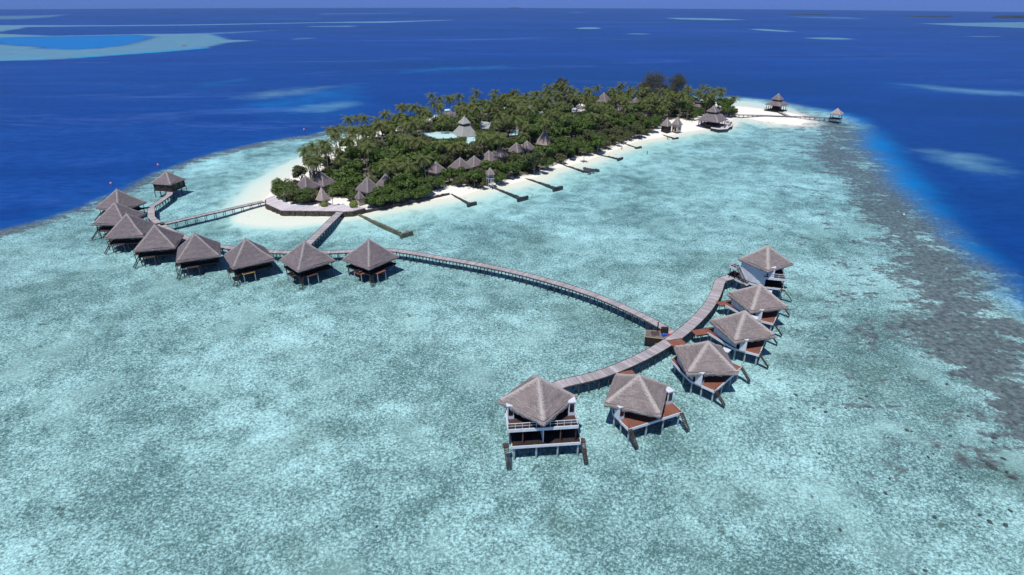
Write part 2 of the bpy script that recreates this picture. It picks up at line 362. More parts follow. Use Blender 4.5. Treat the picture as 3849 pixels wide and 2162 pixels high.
# azure slope: shallow water outside the reef on the east side
AZ = W2([(2960, 393), (3115, 425), (3200, 455), (3180, 545), (3290, 676), (3453, 837), (3620, 990), (3784, 1163), (3870, 1215), (3890, 1150), (3700, 960), (3560, 830), (3480, 700), (3400, 600), (3330, 520), (3240, 440), (3110, 405)])
azure = .75*sst(sdist(PW, AZ), -14, 8)+.45*sst(-np.abs(dRw+4), -14, 0)*(1-eastness)*0.4
pale = np.zeros(len(PW)); cyan = np.zeros(len(PW))
def far_patch(pts, soft, amt, target='pale', sc=None):
    global pale, cyan, azure
    w_ = np.array([bps(a, b)[:2] for a, b in pts]); d = sdist(PW, w_); m = amt*sst(d, -soft, soft)
    if target == 'pale': pale = np.maximum(pale, m)
    elif target == 'cyan': cyan = np.maximum(cyan, m)
    else: azure = np.maximum(azure, m)
    return d
def Zm(z, pts):                         # measured on an enlargement that starts at z[0], z[1] with scale z[2]
    return [(z[0]+a/z[2], z[1]+b/z[2]) for a, b in pts]
z0 = (0, 0, 1.9815); z1 = (1300, 0, 1.9815); z2 = (2549, 0, 1.9815)
far_patch([(3442, 555), (3535, 552), (3674, 571), (3757, 604), (3828, 638), (3729, 646), (3618, 628), (3508, 595)], 14, .58)
far_patch([(3420, 560), (3600, 555), (3780, 600), (3860, 650), (3700, 660), (3500, 610)], 12, .3, 'azure')
B = 1.4942
far_patch([(585*B, 243*B), (640*B, 226*B), (800*B, 213*B), (890*B, 209*B), (790*B, 230*B), (660*B, 247*B)], 18, .48)
far_patch([(700*B, 275*B), (760*B, 262*B), (830*B, 251*B), (905*B, 250*B), (900*B, 266*B), (820*B, 279*B), (740*B, 281*B)], 14, .5)
far_patch([(560*B, 262*B), (700*B, 238*B), (900*B, 205*B), (930*B, 240*B), (900*B, 285*B), (700*B, 290*B)], 25, .42, 'azure')
far_patch([(470*B, 212*B), (620*B, 190*B), (640*B, 196*B), (520*B, 214*B)], 14, .4, 'azure')
far_patch([(1000*B, 176*B), (1120*B, 166*B), (1270*B, 163*B), (1300*B, 168*B), (1150*B, 173*B), (1010*B, 182*B)], 20, .5, 'azure')
far_patch([(1150*B, 165*B), (1270*B, 162.5*B), (1280*B, 165*B), (1160*B, 169*B)], 12, .3)
far_patch([(2270*B, 208*B), (2330*B, 210*B), (2450*B, 220*B), (2600*B, 231*B), (2600*B, 241*B), (2450*B, 233*B), (2330*B, 220*B)], 16, .55)
far_patch([(0, 265), (0, 290), (330*B, 0), ][:2]+[(600, 345), (800, 330), (560, 330)], 20, .15, 'azure')
# the big reef at the left, its lagoon and its bright rim
far_patch(Zm(z0, [(-400, 250), (0, 247), (400, 262), (1000, 250), (1560, 245), (1650, 270), (1700, 290), (1920, 298), (1700, 312), (1540, 348), (1200, 374), (900, 398), (540, 424), (500, 432), (300, 440), (0, 446), (-400, 470)]), 14, .8)
dl = far_patch(Zm(z0, [(-60, 280), (200, 270), (420, 268), (1000, 256), (1150, 272), (1080, 288), (1000, 310), (900, 335), (700, 355), (550, 362), (330, 355), (300, 342), (0, 322)]), 14, .95, 'azure')
pale = np.where(dl > -20, pale*(1-.92*sst(dl, -20, 14)), pale)
far_patch(Zm(z0, [(530, 418), (900, 396), (1200, 372), (1540, 347), (1560, 352), (1200, 382), (900, 402), (540, 428)]), 4, .9, 'cyan')
far_patch(Zm(z0, [(0, 436), (340, 424), (345, 430), (0, 444)]), 3, .7, 'cyan')
far_patch(Zm(z0, [(-600, 184), (0, 184), (700, 186), (1400, 180), (2576, 160), (3000, 154), (3386, 145), (3380, 148), (2860, 168), (2400, 168), (1400, 187), (700, 193), (200, 198), (150, 212), (60, 222), (0, 236), (-500, 240)]), 14, .8)
far_patch(Zm(z0, [(-600, 112), (0, 116), (300, 113), (520, 104), (400, 126), (160, 141), (0, 143), (-600, 150)]), 30, .55)
far_patch(Zm(z0, [(1000, 258), (1600, 238), (2070, 221), (2075, 224), (1650, 250)]), 5, .5)
far_patch(Zm(z0, [(2280, 192), (2600, 187), (2680, 190), (2620, 198), (2300, 198)]), 14, .6)
far_patch(Zm(z0, [(2150, 288), (2240, 276), (2400, 277), (2300, 286), (2200, 292)]), 10, .5)
far_patch(Zm(z1, [(-200, 100), (200, 97), (490, 92), (490, 95), (200, 102), (-200, 106)]), 20, .5)
far_patch(Zm(z1, [(1700, 207), (1780, 200), (1860, 200), (1910, 207), (1850, 213), (1760, 213)]), 7, .95)
far_patch(Zm(z1, [(2080, 248), (2150, 243), (2240, 245), (2290, 251), (2200, 254), (2120, 253)]), 7, .6)
far_patch(Zm(z1, [(1640, 92), (1720, 90), (1800, 91), (1720, 95)]), 20, .6)
far_patch(Zm(z2, [(-110, 131), (0, 131), (250, 134), (520, 146), (300, 149), (0, 142)]), 12, .85)
far_patch(Zm(z2, [(510, 213), (640, 212), (890, 231), (800, 234), (640, 226)]), 7, .8)
far_patch(Zm(z2, [(910, 278), (1060, 274), (1220, 277), (1340, 289), (1200, 291), (1060, 288)]), 7, .75)
far_patch(Zm(z2, [(760, 123), (1000, 122), (1280, 126), (1440, 141), (1200, 138), (1000, 132)]), 18, .45)
far_patch(Zm(z2, [(1780, 173), (2100, 168), (2800, 160), (2800, 215), (2400, 200), (2100, 190)]), 20, .72)
far_patch(Zm(z2, [(2100, 266), (2200, 262), (2400, 265), (2430, 269), (2250, 273)]), 8, .5)
far_patch(Zm(z2, [(1460, 600), (1560, 604), (1800, 620), (2576, 670), (2700, 690), (2700, 720), (2200, 690), (1900, 670), (1600, 645)]), 25, .35, 'azure')
for k in range(10):                     # thin shoals towards the horizon
    cx = rng.uniform(150, 3800); cy = rng.uniform(62, 84); wd = rng.uniform(80, 320)
    if abs(cx-1924) > 1500: cy += 10
    far_patch([(cx-wd, cy), (cx-wd*.3, cy-1.2), (cx+wd*.5, cy-1), (cx+wd, cy+.6), (cx+wd*.2, cy+1.4)], 40, .35)
t = bed_nt; v = t.coord()
aD = t.attr('deep').outputs['Fac']; aA = t.attr('azure').outputs['Fac']; aP = t.attr('pale').outputs['Fac']; aC = t.attr('cyan').outputs['Fac']; aS = t.attr('shal').outputs['Fac']
nA = t.noise(v, .045, 5, .65, .5); nB = t.noise(t.coord(scale=(.25, 1, 1)), .02, 4, .6, 1.0); nC = t.noise(t.coord(scale=(.4, 1, 1), rot=(0, 0, .25)), .5, 3, .6)
dc = t.mix(t.ss(nB, .35, .7), (.003, .050, .25), (.007, .072, .32))
dc = t.mix(t.math('MULTIPLY', t.ss(nC, .36, .64), .6), dc, (.002, .034, .185))
nL = t.noise(t.coord(scale=(.45, 1, 1)), .0028, 4, .6); dc = t.mix(t.math('MULTIPLY', t.ss(nL, .42, .62), .75), dc, (.002, .042, .165))
slick = t.noise(t.coord(scale=(.22, 1, 1), rot=(0, 0, .12)), .009, 5, .72, 1.6)
dc = t.mix(t.math('MULTIPLY', t.ss(slick, .56, .70), .75), dc, (.040, .110, .36))
az = t.ss(t.math('ADD', aA, t.math('MULTIPLY', t.math('SUBTRACT', nA, .5), .7)), .05, .95)
dc = t.mix(az, dc, (.001, .17, .48))
nP2 = t.noise(t.coord(scale=(.5, 1, 1)), .11, 5, .72, .6)
dc = t.mix(t.ss(t.math('ADD', aP, t.math('MULTIPLY', t.math('SUBTRACT', t.math('ADD', t.math('MULTIPLY', nA, .5), t.math('MULTIPLY', nP2, .5)), .5), 1.1)), .10, .95), dc, (.13, .30, .38))
dc = t.mix(aC, dc, (.03, .36, .58))
nE = t.noise(v, .35, 5, .8)
dk = t.ss(t.math('ADD', aD, t.math('ADD', t.math('MULTIPLY', t.math('SUBTRACT', nA, .5), .6), t.math('MULTIPLY', t.math('SUBTRACT', nE, .5), .45))), .12, .88)
dc = t.mix(1.0, dc, (2.08, 1.12, 1.0), 'MULTIPLY')      # seen down and back up through the tinted water
c = t.mix(dk, bed_col, dc)
BED = t.done(t.pbsdf(c, .95, t.bump(bed_k, .35, .15), .02))
t = NT('sea_water'); v = t.coord(); aS = t.attr('shal').outputs['Fac']
tintc = t.mix(aS, (.705, .915, .955), (.95, .985, .98))
bl = t.attr('blue').outputs['Fac']; tintc = t.mix(t.math('MULTIPLY', bl, t.math('SUBTRACT', 1.0, aS)), tintc, (.69, .945, 1.0))
tr = t.n('ShaderNodeBsdfTransparent'); t.l(tintc, tr.inputs[0])
wv = t.noise(t.coord(scale=(.55, 1, 1), rot=(0, 0, .3)), 1.1, 3, .6, .3); wv2 = t.noise(t.coord(scale=(.5, 1, 1), rot=(0, 0, .15)), .28, 3, .6)
hgt = t.math('ADD', wv, wv2); bn = t.bump(hgt, .35, .25)
gl = t.n('ShaderNodeBsdfGlossy'); gl.inputs['Roughness'].default_value = .22; t.l(bn, gl.inputs['Normal'])
gm = t.n('ShaderNodeNewGeometry'); dt = t.n('ShaderNodeVectorMath', operation='DOT_PRODUCT'); t.l(gm.outputs['Incoming'], dt.inputs[0]); t.l(bn, dt.inputs[1])
fres = t.math('ADD', t.math('MULTIPLY', t.math('POWER', t.math('SUBTRACT', 1.0, t.math('ABSOLUTE', dt.outputs['Value']), True), 5.0), .98), .02)
m2 = t.n('ShaderNodeMixShader'); t.l(t.math('MULTIPLY', fres, .36), m2.inputs[0]); t.l(tr.outputs[0], m2.inputs[1]); t.l(gl.outputs[0], m2.inputs[2])
SEA = t.done(m2.outputs[0])
dSw = sdist(PB, SANDPOLY)
shal = np.maximum.reduce([sst(dIw, -14, -1), .95*sst(dSw, -2.5, 1.5), .8*sst(sdist(PB, FARSAND), -9, 3), .9*sst(-sdist(PB, W2([(985, 757), (1030, 695), (1137, 622), (1243, 572), (1370, 505), (1500, 462)]), False), -17, -5)])
deep = np.where(np.concatenate([dist, np.zeros(len(P))]) > 620, 1, deep)
blue = np.maximum(sst(PB[:, 1], 95, 210), deep[:NW])
VW = np.stack([PB[:, 0], PB[:, 1], seaz(dist)], 1)
tag(sheet('sea_water', VW, qw, SEA, {'shal': shal, 'blue': blue}), kind='structure')
tag(sheet('seabed', V3, quads[(~isl) & near], BED, {'sand': sand, 'coral': coral, 'deep': deep[NW:], 'azure': azure[NW:], 'pale': pale[NW:], 'cyan': cyan[NW:]}), kind='structure')
zz = np.zeros(NW); VF = VW.copy(); VF[:, 2] -= 1.04
tag(sheet('deep_sea', VF, qw[(dRw[:NW][qw] < -38).all(1)], BED, {'sand': zz, 'coral': zz, 'deep': np.maximum(deep[:NW], (dRw[:NW] < -30)*1.0), 'azure': azure[:NW], 'pale': pale[:NW], 'cyan': cyan[:NW]}), kind='structure')

# ---------------------------------------------------------------- thatched roofs
def roof_mesh(name, hw, rise, eave_z=0.0, mat=None, fringe=.42, ql=0.0, t0=0.0, hd=None, N=10, L=9, jit=.05, rid=.55, seed=0):
    """square or hipped thatched roof; corners at (+-hw, +-hd); apex at eave_z + rise; thick ragged eave"""
    hd = hw if hd is None else hd; rs = random.Random(int(hw*1000)+int(rise*777)+seed*31)
    sg = [(rs.uniform(.4, 1.1), rs.uniform(.4, 1.1), rs.uniform(0, 6.3), rs.uniform(.03, .07)) for _ in range(4)]
    cs = [(hw, -hd), (hw, hd), (-hw, hd), (-hw, -hd)]; ring = []
    for i in range(4):
        a, b = cs[i], cs[(i+1) % 4]
        for j in range(N):
            f = j/N; x, y = a[0]*(1-f)+b[0]*f, a[1]*(1-f)+b[1]*f
            e = min(f, 1-f)*N
            if e < .5: x *= .982; y *= .982
            ring.append((x, y, min(f, 1-f)))
    n = len(ring); mb = MB(); V = []; A = []; rows = []
    def pt(q, t, z, k=1.0):
        rx = max(-ql, min(ql, q[0])) if ql else 0.0
        return (rx+(q[0]-rx)*t*k, q[1]*t*k, z)
    for i in range(L+1):
        t = t0+(1-t0)*i/L; tt = max(t, .012)
        z = eave_z+rise*(1-t)-.045*rise*math.sin(math.pi*t)*.6
        row = []
        for q in ring:
            d = q[2]*2*t*hw*1.0
            r = math.exp(-(d/rid)**2) if not ql or abs(q[0]) > ql*.5 else 0
            p = pt(q, tt, z+r*.10+rs.uniform(-jit, jit)*.7*min(1, t*2)+sum(m_*math.sin(q[0]*tt*a_+q[1]*tt*b_+c_) for a_, b_, c_, m_ in sg)*min(1, t*1.5)); row.append(len(V)); V.append(p); A.append(r if t > .05 else 1)
        rows.append(row)
    th = max(.12, fringe)
    for k, dz, j in ((.992, -.10*th, .02), (1.035, -.22*th, .04), (1.045, -.6*th, .06), (1.015, -1.0*th, .13), (.94, -1.02*th, .06), (.75, -.62*th, .02)):
        row = []
        for q in ring:
            jj = rs.uniform(-j, j)*fringe
            row.append(len(V)); V.append((q[0]*k+jj, q[1]*k+jj*.7, eave_z+dz+rs.uniform(-j, j)*fringe*1.2)); A.append(.35*math.exp(-((q[2]*2*hw)/rid)**2) + (.5 if k > 1.0 else (-.6 if dz > -.12*th else 0)))
        rows.append(row)
    Fs = []
    for a, b in zip(rows[:-1], rows[1:]):
        for i in range(n): Fs.append((a[i], b[i], b[(i+1) % n], a[(i+1) % n]))
    Fs.append(tuple(rows[0])); Fs.append(tuple(rows[-1][::-1]))
    mb.add(V, Fs); me = mb.mesh(name, mat or THATCH, False); add_attr(me, 'ridge', np.array(A)); return me
def cap_mesh(r, h):
    mb = MB(); mb.tube((0, 0, -.25), (0, 0, h*.5), r, r*.8, 8); mb.tube((0, 0, h*.5), (0, 0, h), r*.7, r*.25, 8); return mb
def stairs(mb, p0, p1, wd, n, rail=True):
    a, b = Vector(p0), Vector(p1); d = b-a; h = Vector((d.x, d.y, 0)).normalized(); s = Vector((h.y, -h.x, 0))
    for k in (-1, 1): mb.beam(a+s*k*wd/2, b+s*k*wd/2, .07, .16)
    for i in range(n):
        c = a+d*((i+.5)/n); mb.beam(c-s*wd/2, c+s*wd/2, .2, .05)
    if rail:
        up = Vector((0, 0, .85))
        mb.beam(a+s*wd/2+up, b+s*wd/2+up, .04, .04)
        for i in range(4):
            c = a+d*(i/3.0)+s*wd/2; mb.tube(c, c+up, .025, n=5)
def posts(parent, pts, z0, z1, r, mat, name='stilt', n=8):
    for x, y in pts:
        mb = MB(); mb.tube((0, 0, z0), (0, 0, z1), r, r, n); part(name, mb, mat, parent, loc=(x, y, 0))
def deck_part(parent, poly, z0, z1, mat, name='deck'):
    mb = MB(); mb.prism(poly, z0, z1); return part(name, mb, mat, parent)
def fascia_part(parent, pts, z, h, th, mat, name='fascia'):
    mb = MB()
    for a, b in zip(pts[:-1], pts[1:]): mb.beam((a[0], a[1], z), (b[0], b[1], z), th, h)
    return part(name, mb, mat, parent)
def wall_ring(parent, poly, z0, z1, mat, name='wall', th=.14, closed=True):
    mb = MB(); n = len(poly)
    for i in range(n if closed else n-1):
        a, b = poly[i], poly[(i+1) % n]; mb.beam((a[0], a[1], (z0+z1)/2), (b[0], b[1], (z0+z1)/2), th, z1-z0)
    return part(name, mb, mat, parent)

# ---------------------------------------------------------------- jetties
def jetty(name, pts, z, wd, label, group=None, step=1.9, mat=None, lights=0, beam_mat=None, zbed=-1.15, maxt=100, post_r=.1, smooth=True, rail=None):
    p = [np.array(q, float) for q in pts]
    if smooth and len(p) > 2:            # round the bends
        for _ in range(2):
            q = [p[0]]
            for a, b in zip(p[:-1], p[1:]): q += [a*.75+b*.25, a*.25+b*.75]
            q.append(p[-1]); p = q
    o = p[0]; root = thing(name, (o[0], o[1], 0), 0, label, 'jetty', group); p = [q-o for q in p]
    seg = [np.linalg.norm(b-a) for a, b in zip(p[:-1], p[1:])]; cum = np.concatenate([[0], np.cumsum(seg)])
    def at(s):
        i = min(max(np.searchsorted(cum, s)-1, 0), len(seg)-1); t = (s-cum[i])/max(seg[i], 1e-6)
        d = (p[i+1]-p[i])/max(seg[i], 1e-6); return p[i]*(1-t)+p[i+1]*t, d
    nrm = []
    for i in range(len(p)):
        a = p[max(i-1, 0)]; b = p[min(i+1, len(p)-1)]; d = (b-a)/np.linalg.norm(b-a); nrm.append(np.array([-d[1], d[0]]))
    V = []; Fc = []; UV = []
    for i, q in enumerate(p):
        for s, zz in ((1, z), (-1, z), (-1, z-.1), (1, z-.1)): V.append((q[0]+nrm[i][0]*s*wd/2, q[1]+nrm[i][1]*s*wd/2, zz))
    for i in range(len(p)-1):
        a, b = 4*i, 4*i+4
        for k in range(4): Fc.append((a+k, a+(k+1) % 4, b+(k+1) % 4, b+k)); UV.append((i, k))
    Fc += [(3, 2, 1, 0), (4*len(p)-4, 4*len(p)-3, 4*len(p)-2, 4*len(p)-1)]
    me = bpy.data.meshes.new('deck'); me.from_pydata(V, [], Fc); me.materials.append(mat or JETTY); uv = me.uv_layers.new(name='UVMap')
    li = 0
    for fi, f in enumerate(Fc):
        for vi in f: uv.data[li].uv = (cum[vi//4], (vi % 4 in (1, 2))*wd); li += 1
    me.update(); dk = link(bpy.data.objects.new('deck', me), root)
    for s in (-1, 1):
        bm_ = MB()
        for i in range(len(p)-1):
            a = p[i]+nrm[i]*s*(wd/2-.02); b = p[i+1]+nrm[i+1]*s*(wd/2-.02)
            bm_.beam((a[0], a[1], z-.16), (b[0], b[1], z-.16), .12, .15); bm_.beam((a[0], a[1], z+.03), (b[0], b[1], z+.03), .07, .05)
        part('edge_beam', bm_, beam_mat or DARKWOOD, root)
    tot = cum[-1]; nt_ = int(min(tot/step, maxt)); st = tot/max(nt_, 1)
    for k in range(nt_):
        c, d = at((k+.5)*st); nn = np.array([-d[1], d[0]]); mb = MB()
        for s in (-1, 1): mb.tube((nn[0]*s*(wd/2-.15), nn[1]*s*(wd/2-.15), zbed), (nn[0]*s*(wd/2-.15), nn[1]*s*(wd/2-.15), z-.12), post_r, post_r, 6)
        mb.beam((-nn[0]*wd/2, -nn[1]*wd/2, z-.42), (nn[0]*wd/2, nn[1]*wd/2, z-.42), .12, .16)
        part('trestle', mb, POSTWOOD, root, loc=(c[0], c[1], 0))
    if lights:
        for k in range(int(tot/lights)):
            c, d = at((k+.5)*lights); nn = np.array([-d[1], d[0]])
            s = 1 if k % 2 else -1; mb = MB(); mb.tube((0, 0, 0), (0, 0, .12), .08, .05, 6)
            part('deck_light', mb, YELLOW, root, loc=(c[0]+nn[0]*s*(wd/2-.03), c[1]+nn[1]*s*(wd/2-.03), z+.075))
    if rail:
        mb = MB(); a, dd = at(rail[0]); k = 0
        for s0 in np.arange(rail[0], rail[1]-1.5, 1.6):
            a, d = at(s0); b, _ = at(s0+1.6); nn = np.array([-d[1], d[0]])*rail[2]*(wd/2)
            mb.beam((a[0]+nn[0], a[1]+nn[1], z+.95), (b[0]+nn[0], b[1]+nn[1], z+.95), .05, .05)
            mb.tube((a[0]+nn[0], a[1]+nn[1], z), (a[0]+nn[0], a[1]+nn[1], z+.95), .035, n=5)
        part('rail', mb, POSTWOOD, root)
    return root, [q+o for q in p]
def px(pts, z): return [bp(a, b, z)[:2] for a, b in pts]
LONG = px([(602, 842), (640, 868), (697, 893), (760, 913), (825, 926), (878, 933), (950, 940), (1014, 946), (1086, 948.5), (1150, 949.5), (1219, 949), (1309, 945), (1400, 941), (1468, 940), (1494, 942),
           (1560, 952), (1644, 967), (1793, 992), (1942, 1023), (2092, 1063), (2241, 1110), (2391, 1175), (2480, 1222), (2535, 1255)], 1.3)
jetty('boardwalk_jetty', LONG, 1.3, 2.0, 'long grey plank jetty curving from the left villas to the crossing on the right', step=1.9)
RIGHTJ = px([(2765, 1040), (2725, 1046), (2705, 1056), (2700, 1078), (2685, 1116), (2664, 1150), (2632, 1187), (2592, 1226), (2549, 1261), (2498, 1295), (2441, 1328), (2380, 1358), (2306, 1390), (2225, 1417), (2144, 1434), (2112, 1442), (2075, 1458)], 1.42)
_, RJ = jetty('boardwalk_jetty', RIGHTJ, 1.42, 2.35, 'broad pale plank jetty curving past the white walled villas on the right', step=1.9, lights=1.8)
jetty('boardwalk_jetty', px([(1285, 790), (1155, 918)], 1.3), 1.3, 2.3, 'straight plank jetty from the stone terrace down to the middle thatched villas', step=1.9)
jetty('boardwalk_jetty', px([(990, 757), (900, 777), (750, 811), (602, 845)], 1.3), 1.3, 1.9, 'thin straight plank jetty from the left tip of the terrace over the shallows', step=2.6)
jetty('boardwalk_jetty', px([(597, 838), (578, 826), (568, 815), (568, 778), (600, 758), (636, 732), (640, 716)], 1.35), 1.35, 2.0, 'short kinked plank jetty leading to the lone dark walled hut at the left', step=1.9, smooth=False)
J3 = px([(2752, 431), (2850, 433), (2960, 437), (3050, 440), (3128, 443)], 1.5)
jetty('boardwalk_jetty', J3, 1.5, 1.8, 'long low jetty across the white sandbar to the gazebo in deep water', step=2.4, zbed=-1.1)
jetty('boardwalk_jetty', px([(2966, 436.5), (2930, 421)], 1.55), 1.55, 1.8, 'short oblique jetty branching off to the two tiered pavilion on the sandbar', step=2.4)

# ---------------------------------------------------------------- overwater villas, left group
def nearest_on(path, c):
    best = None
    for a, b in zip(path[:-1], path[1:]):
        a = np.array(a); b = np.array(b); t = np.clip(np.dot(c-a, b-a)/np.dot(b-a, b-a), 0, 1); q = a+t*(b-a); d = np.linalg.norm(q-c)
        if best is None or d < best[0]: best = (d, q)
    return best[1]
LROOF = [roof_mesh('roof', 4.70, 4.75, 3.45, THATCH, .6, N=14, L=11, seed=k) for k in range(3)]
def lounger_mesh():
    mb = MB(); mb.box((0, -.25, .3), (.62, 1.3, .09)); mb.beam((0, .38, .32), (0, .95, .62), .62, .09)
    for x in (-.26, .26):
        for y in (-.8, .3): mb.box((x, y, .13), (.06, .06, .26))
    return mb.mesh('sun_lounger', DARKWOOD)
LOUNGE = lounger_mesh()
LV = [('leftmost and rearmost of the left arc', -118.01, 174.51, -66.3), ('second from the far end of the left arc', -111.06, 161.85, -47.3),
      ('third from the far end of the left arc, beside the kinked jetty junction', -102.09, 152.08, -36.4), ('fourth of the left arc, roof overlapping the one behind it', -90.22, 143.65, -30.1),
      ('fourth from the right end of the left arc', -77.25, 137.59, -20.6), ('with a yellow edged sun deck, in the left arc', -63.47, 134.17, -10.3),
      ('at the foot of the straight terrace jetty', -48.94, 132.68, -1.3), ('with two red brown sun decks, rightmost of the left arc', -34.14, 134.10, 8.6)]
for i, (lab, cx, cy, rt) in enumerate(LV):
    rz = R(rt-45); v = thing('water_villa', (cx, cy, 0), rz, 'dark villa '+lab, 'villa', 'thatched water villas of the left arc')
    part('roof', LROOF[i % 3], None, v); mb = cap_mesh(.22, .35); part('roof_cap', mb, THATCH3, v, loc=(0, 0, 8.05))
    deck_part(v, [(-4.2, -4.2), (4.2, -4.2), (4.2, 4.2), (-4.2, 4.2)], 1.32, 1.5, BROWNDECK)
    fascia_part(v, [(-4.2, 4.2), (-4.2, -4.25), (4.25, -4.25), (4.25, 4.2)], 1.36, .3, .1, DARKWOOD, 'edge_beam')
    w_ = wall_ring(v, [(-3.3, -3.2), (3.0, -3.2), (3.0, 3.2), (-3.3, 3.2)], 1.5, 3.5, DARKWOOD)
    for q, rzz in (((-1.2, -3.32), 0), ((1.3, -3.32), 0), ((3.12, .9), 90), ((3.12, -1.6), 90)):
        mb = MB(); mb.box((0, 0, 0), (1.5, .07, 1.5)); part('window', mb, GLASS, v, loc=(q[0], q[1], 2.4), rz=R(rzz))
    posts(v, [(x, y) for x in (-3.9, 0, 3.9) for y in (-3.9, 0, 3.9)], -1.2, 1.35, .13, POSTWOOD)
    posts(v, [(-4.05, -4.05), (4.05, -4.05), (4.05, 4.05), (-4.05, 4.05)], 1.5, 3.4, .09, DARKWOOD, 'corner_post', 6)
    dm = REDDECK if i == 7 else BROWNDECK
    pm = PALEPOST if i > 4 else POSTWOOD
    for c_, d_ in (((1.35, -4.95), (2.7, 1.15)), ((4.85, -1.6), (1.15, 2.7))):
        mb = MB(); mb.box((0, 0, 0), (d_[0], d_[1], .12)); s_ = part('sun_deck', mb, dm, v, loc=(c_[0], c_[1], 1.42))
        if i == 5 and c_[0] > 4:
            fascia_part(s_, [(-d_[0]/2, -d_[1]/2), (d_[0]/2, -d_[1]/2), (d_[0]/2, d_[1]/2)], .06, .08, .07, YELLOW, 'yellow_edge')
        for a in (-1, 1):
            for b in (-1, 1):
                if c_[0] < 4 and b > 0 or c_[0] > 4 and a < 0: continue
                mb = MB(); mb.tube((0, 0, -2.6), (0, 0, -.06), .1, .1, 6); part('leg', mb, pm, s_, loc=(a*(d_[0]/2-.15), b*(d_[1]/2-.12), 0))
    mb = MB(); stairs(mb, (4.3, -3.9, 1.45), (5.9, -5.2, -.7), .8, 8, False); part('ladder', mb, DARKWOOD, v)
    q = nearest_on(LONG if i > 2 else px([(566, 776), (567, 823), (602, 843)], 1.6), np.array([cx, cy])); dv = q-np.array([cx, cy]); dl_ = np.linalg.norm(dv)
    if dl_ > 5.5:
        a = math.atan2(dv[1], dv[0])-rz; mb = MB(); mb.beam((3.6*math.cos(a), 3.6*math.sin(a), 1.38), ((dl_-.9)*math.cos(a), (dl_-.9)*math.sin(a), 1.38), 1.4, .16)
        part('gangway', mb, GREYDECK, v)
    if i >= 3:
        ca, sa = math.cos(rz), math.sin(rz)
        for k, (lx, ly, ang_) in enumerate([(.75, -4.95, 0), (1.75, -4.95, 0)]):
            l_ = part('sun_lounger', LOUNGE, None, None, loc=(cx+lx*ca-ly*sa, cy+lx*sa+ly*ca, 1.48), rz=rz+math.pi/2*0+R(0))
            l_.scale = (.75, .55, .8)
            tag(l_, 'one of the paired dark loungers on a sun deck of the left villas', 'lounger', 'dark loungers on the sun decks')
# towel on the rightmost villa's sun deck
cx, cy, rt = LV[7][1:]; rz = R(rt-45); ca, sa = math.cos(rz), math.sin(rz)
mb = MB(); mb.box((0, 0, 0), (.9, .35, .03)); mb.box((.2, 0, .025), (.45, .34, .03)); tw = part('beach_towel', mb, YELLOW, None, loc=(cx+1.25*ca+4.5*sa, cy+1.25*sa-4.5*ca, 1.52), rz=rz)
tag(tw, 'yellow towel left on the red brown sun deck of the rightmost left villa', 'towel')

# lone hut with dark walls
v = thing('water_hut', (-115.81, 198.31, 0), R(33.5-45), 'square dark walled thatched hut standing alone over water at far left', 'hut')
part('roof', roof_mesh('roof', 3.74, 3.35, 4.0, THATCH, .3), None, v); part('roof_cap', cap_mesh(.2, .35), THATCH, v, loc=(0, 0, 7.2))
deck_part(v, [(-3.5, -3.5), (3.5, -3.5), (3.5, 3.5), (-3.5, 3.5)], 1.4, 1.6, BROWNDECK)
wall_ring(v, [(-3.3, -3.3), (3.3, -3.3), (3.3, 3.3), (-3.3, 3.3)], 1.6, 3.95, m_plain('red_brown_boards', (.055, .028, .026), .7, .4, 3))
for q, rzz in (((-1.5, -3.41), 0), ((1.4, -3.41), 0), ((3.41, -1.2), 90), ((3.41, 1.4), 90)):
    mb = MB(); mb.box((0, 0, 0), (1.2, .06, 1.2)); part('window', mb, GLASS, v, loc=(q[0], q[1], 2.8), rz=R(rzz))
posts(v, [(x, y) for x in (-3.4, -1.1, 1.1, 3.4) for y in (-3.4, 3.4)]+[(x, y) for x in (-3.4, 3.4) for y in (-1.1, 1.1)], -1.2, 1.4, .1, POSTWOOD)
fascia_part(v, [(-3.4, -3.4), (3.4, -3.4), (3.4, 3.4)], .7, .08, .06, POSTWOOD, 'cross_rail')

# ---------------------------------------------------------------- white villas, right group
RR4 = [roof_mesh('roof', 4.17, 3.45, 4.25, THATCH2, .8, jit=.07, rid=.8, N=18, L=12, seed=k) for k in range(4)]
BODY = [(-4.05, -.15), (-2.45, 2.35), (-.55, 4.75), (.6, 4.75), (2.75, 2.35), (4.95, -.5)]
DECK = [(-4.2, -4.2), (5.75, -4.2), (5.9, -1.0), (3.15, 2.7), (.8, 5.8), (-.7, 5.8), (-2.65, 2.6), (-4.2, 0)]
def bay(v, x, y, z0, z1, side, mb_win=True):
    mb = MB(); mb.box((0, 0, (z0+z1)/2), (1.0, 1.15, z1-z0)); mb.box((0, 0, z1+.06), (1.2, 1.35, .12))
    b = part('bay_box', mb, WHITE, v, loc=(x, y, 0))
    for p_, d_ in (((side*.52, -.05, 0), (.06, .8, 1.35)), ((0, -.6, 0), (.66, .06, 1.35))):
        mb = MB(); mb.box((0, 0, 0), d_); part('window', mb, GLASS, b, loc=(p_[0], p_[1], z1-.95))
m_shade_deck = m_planks('shade_darkened_decking', (.040, .028, .028), .14, .3, 0, 'obj')  # decking darkened to paint in the shade below the upper storey
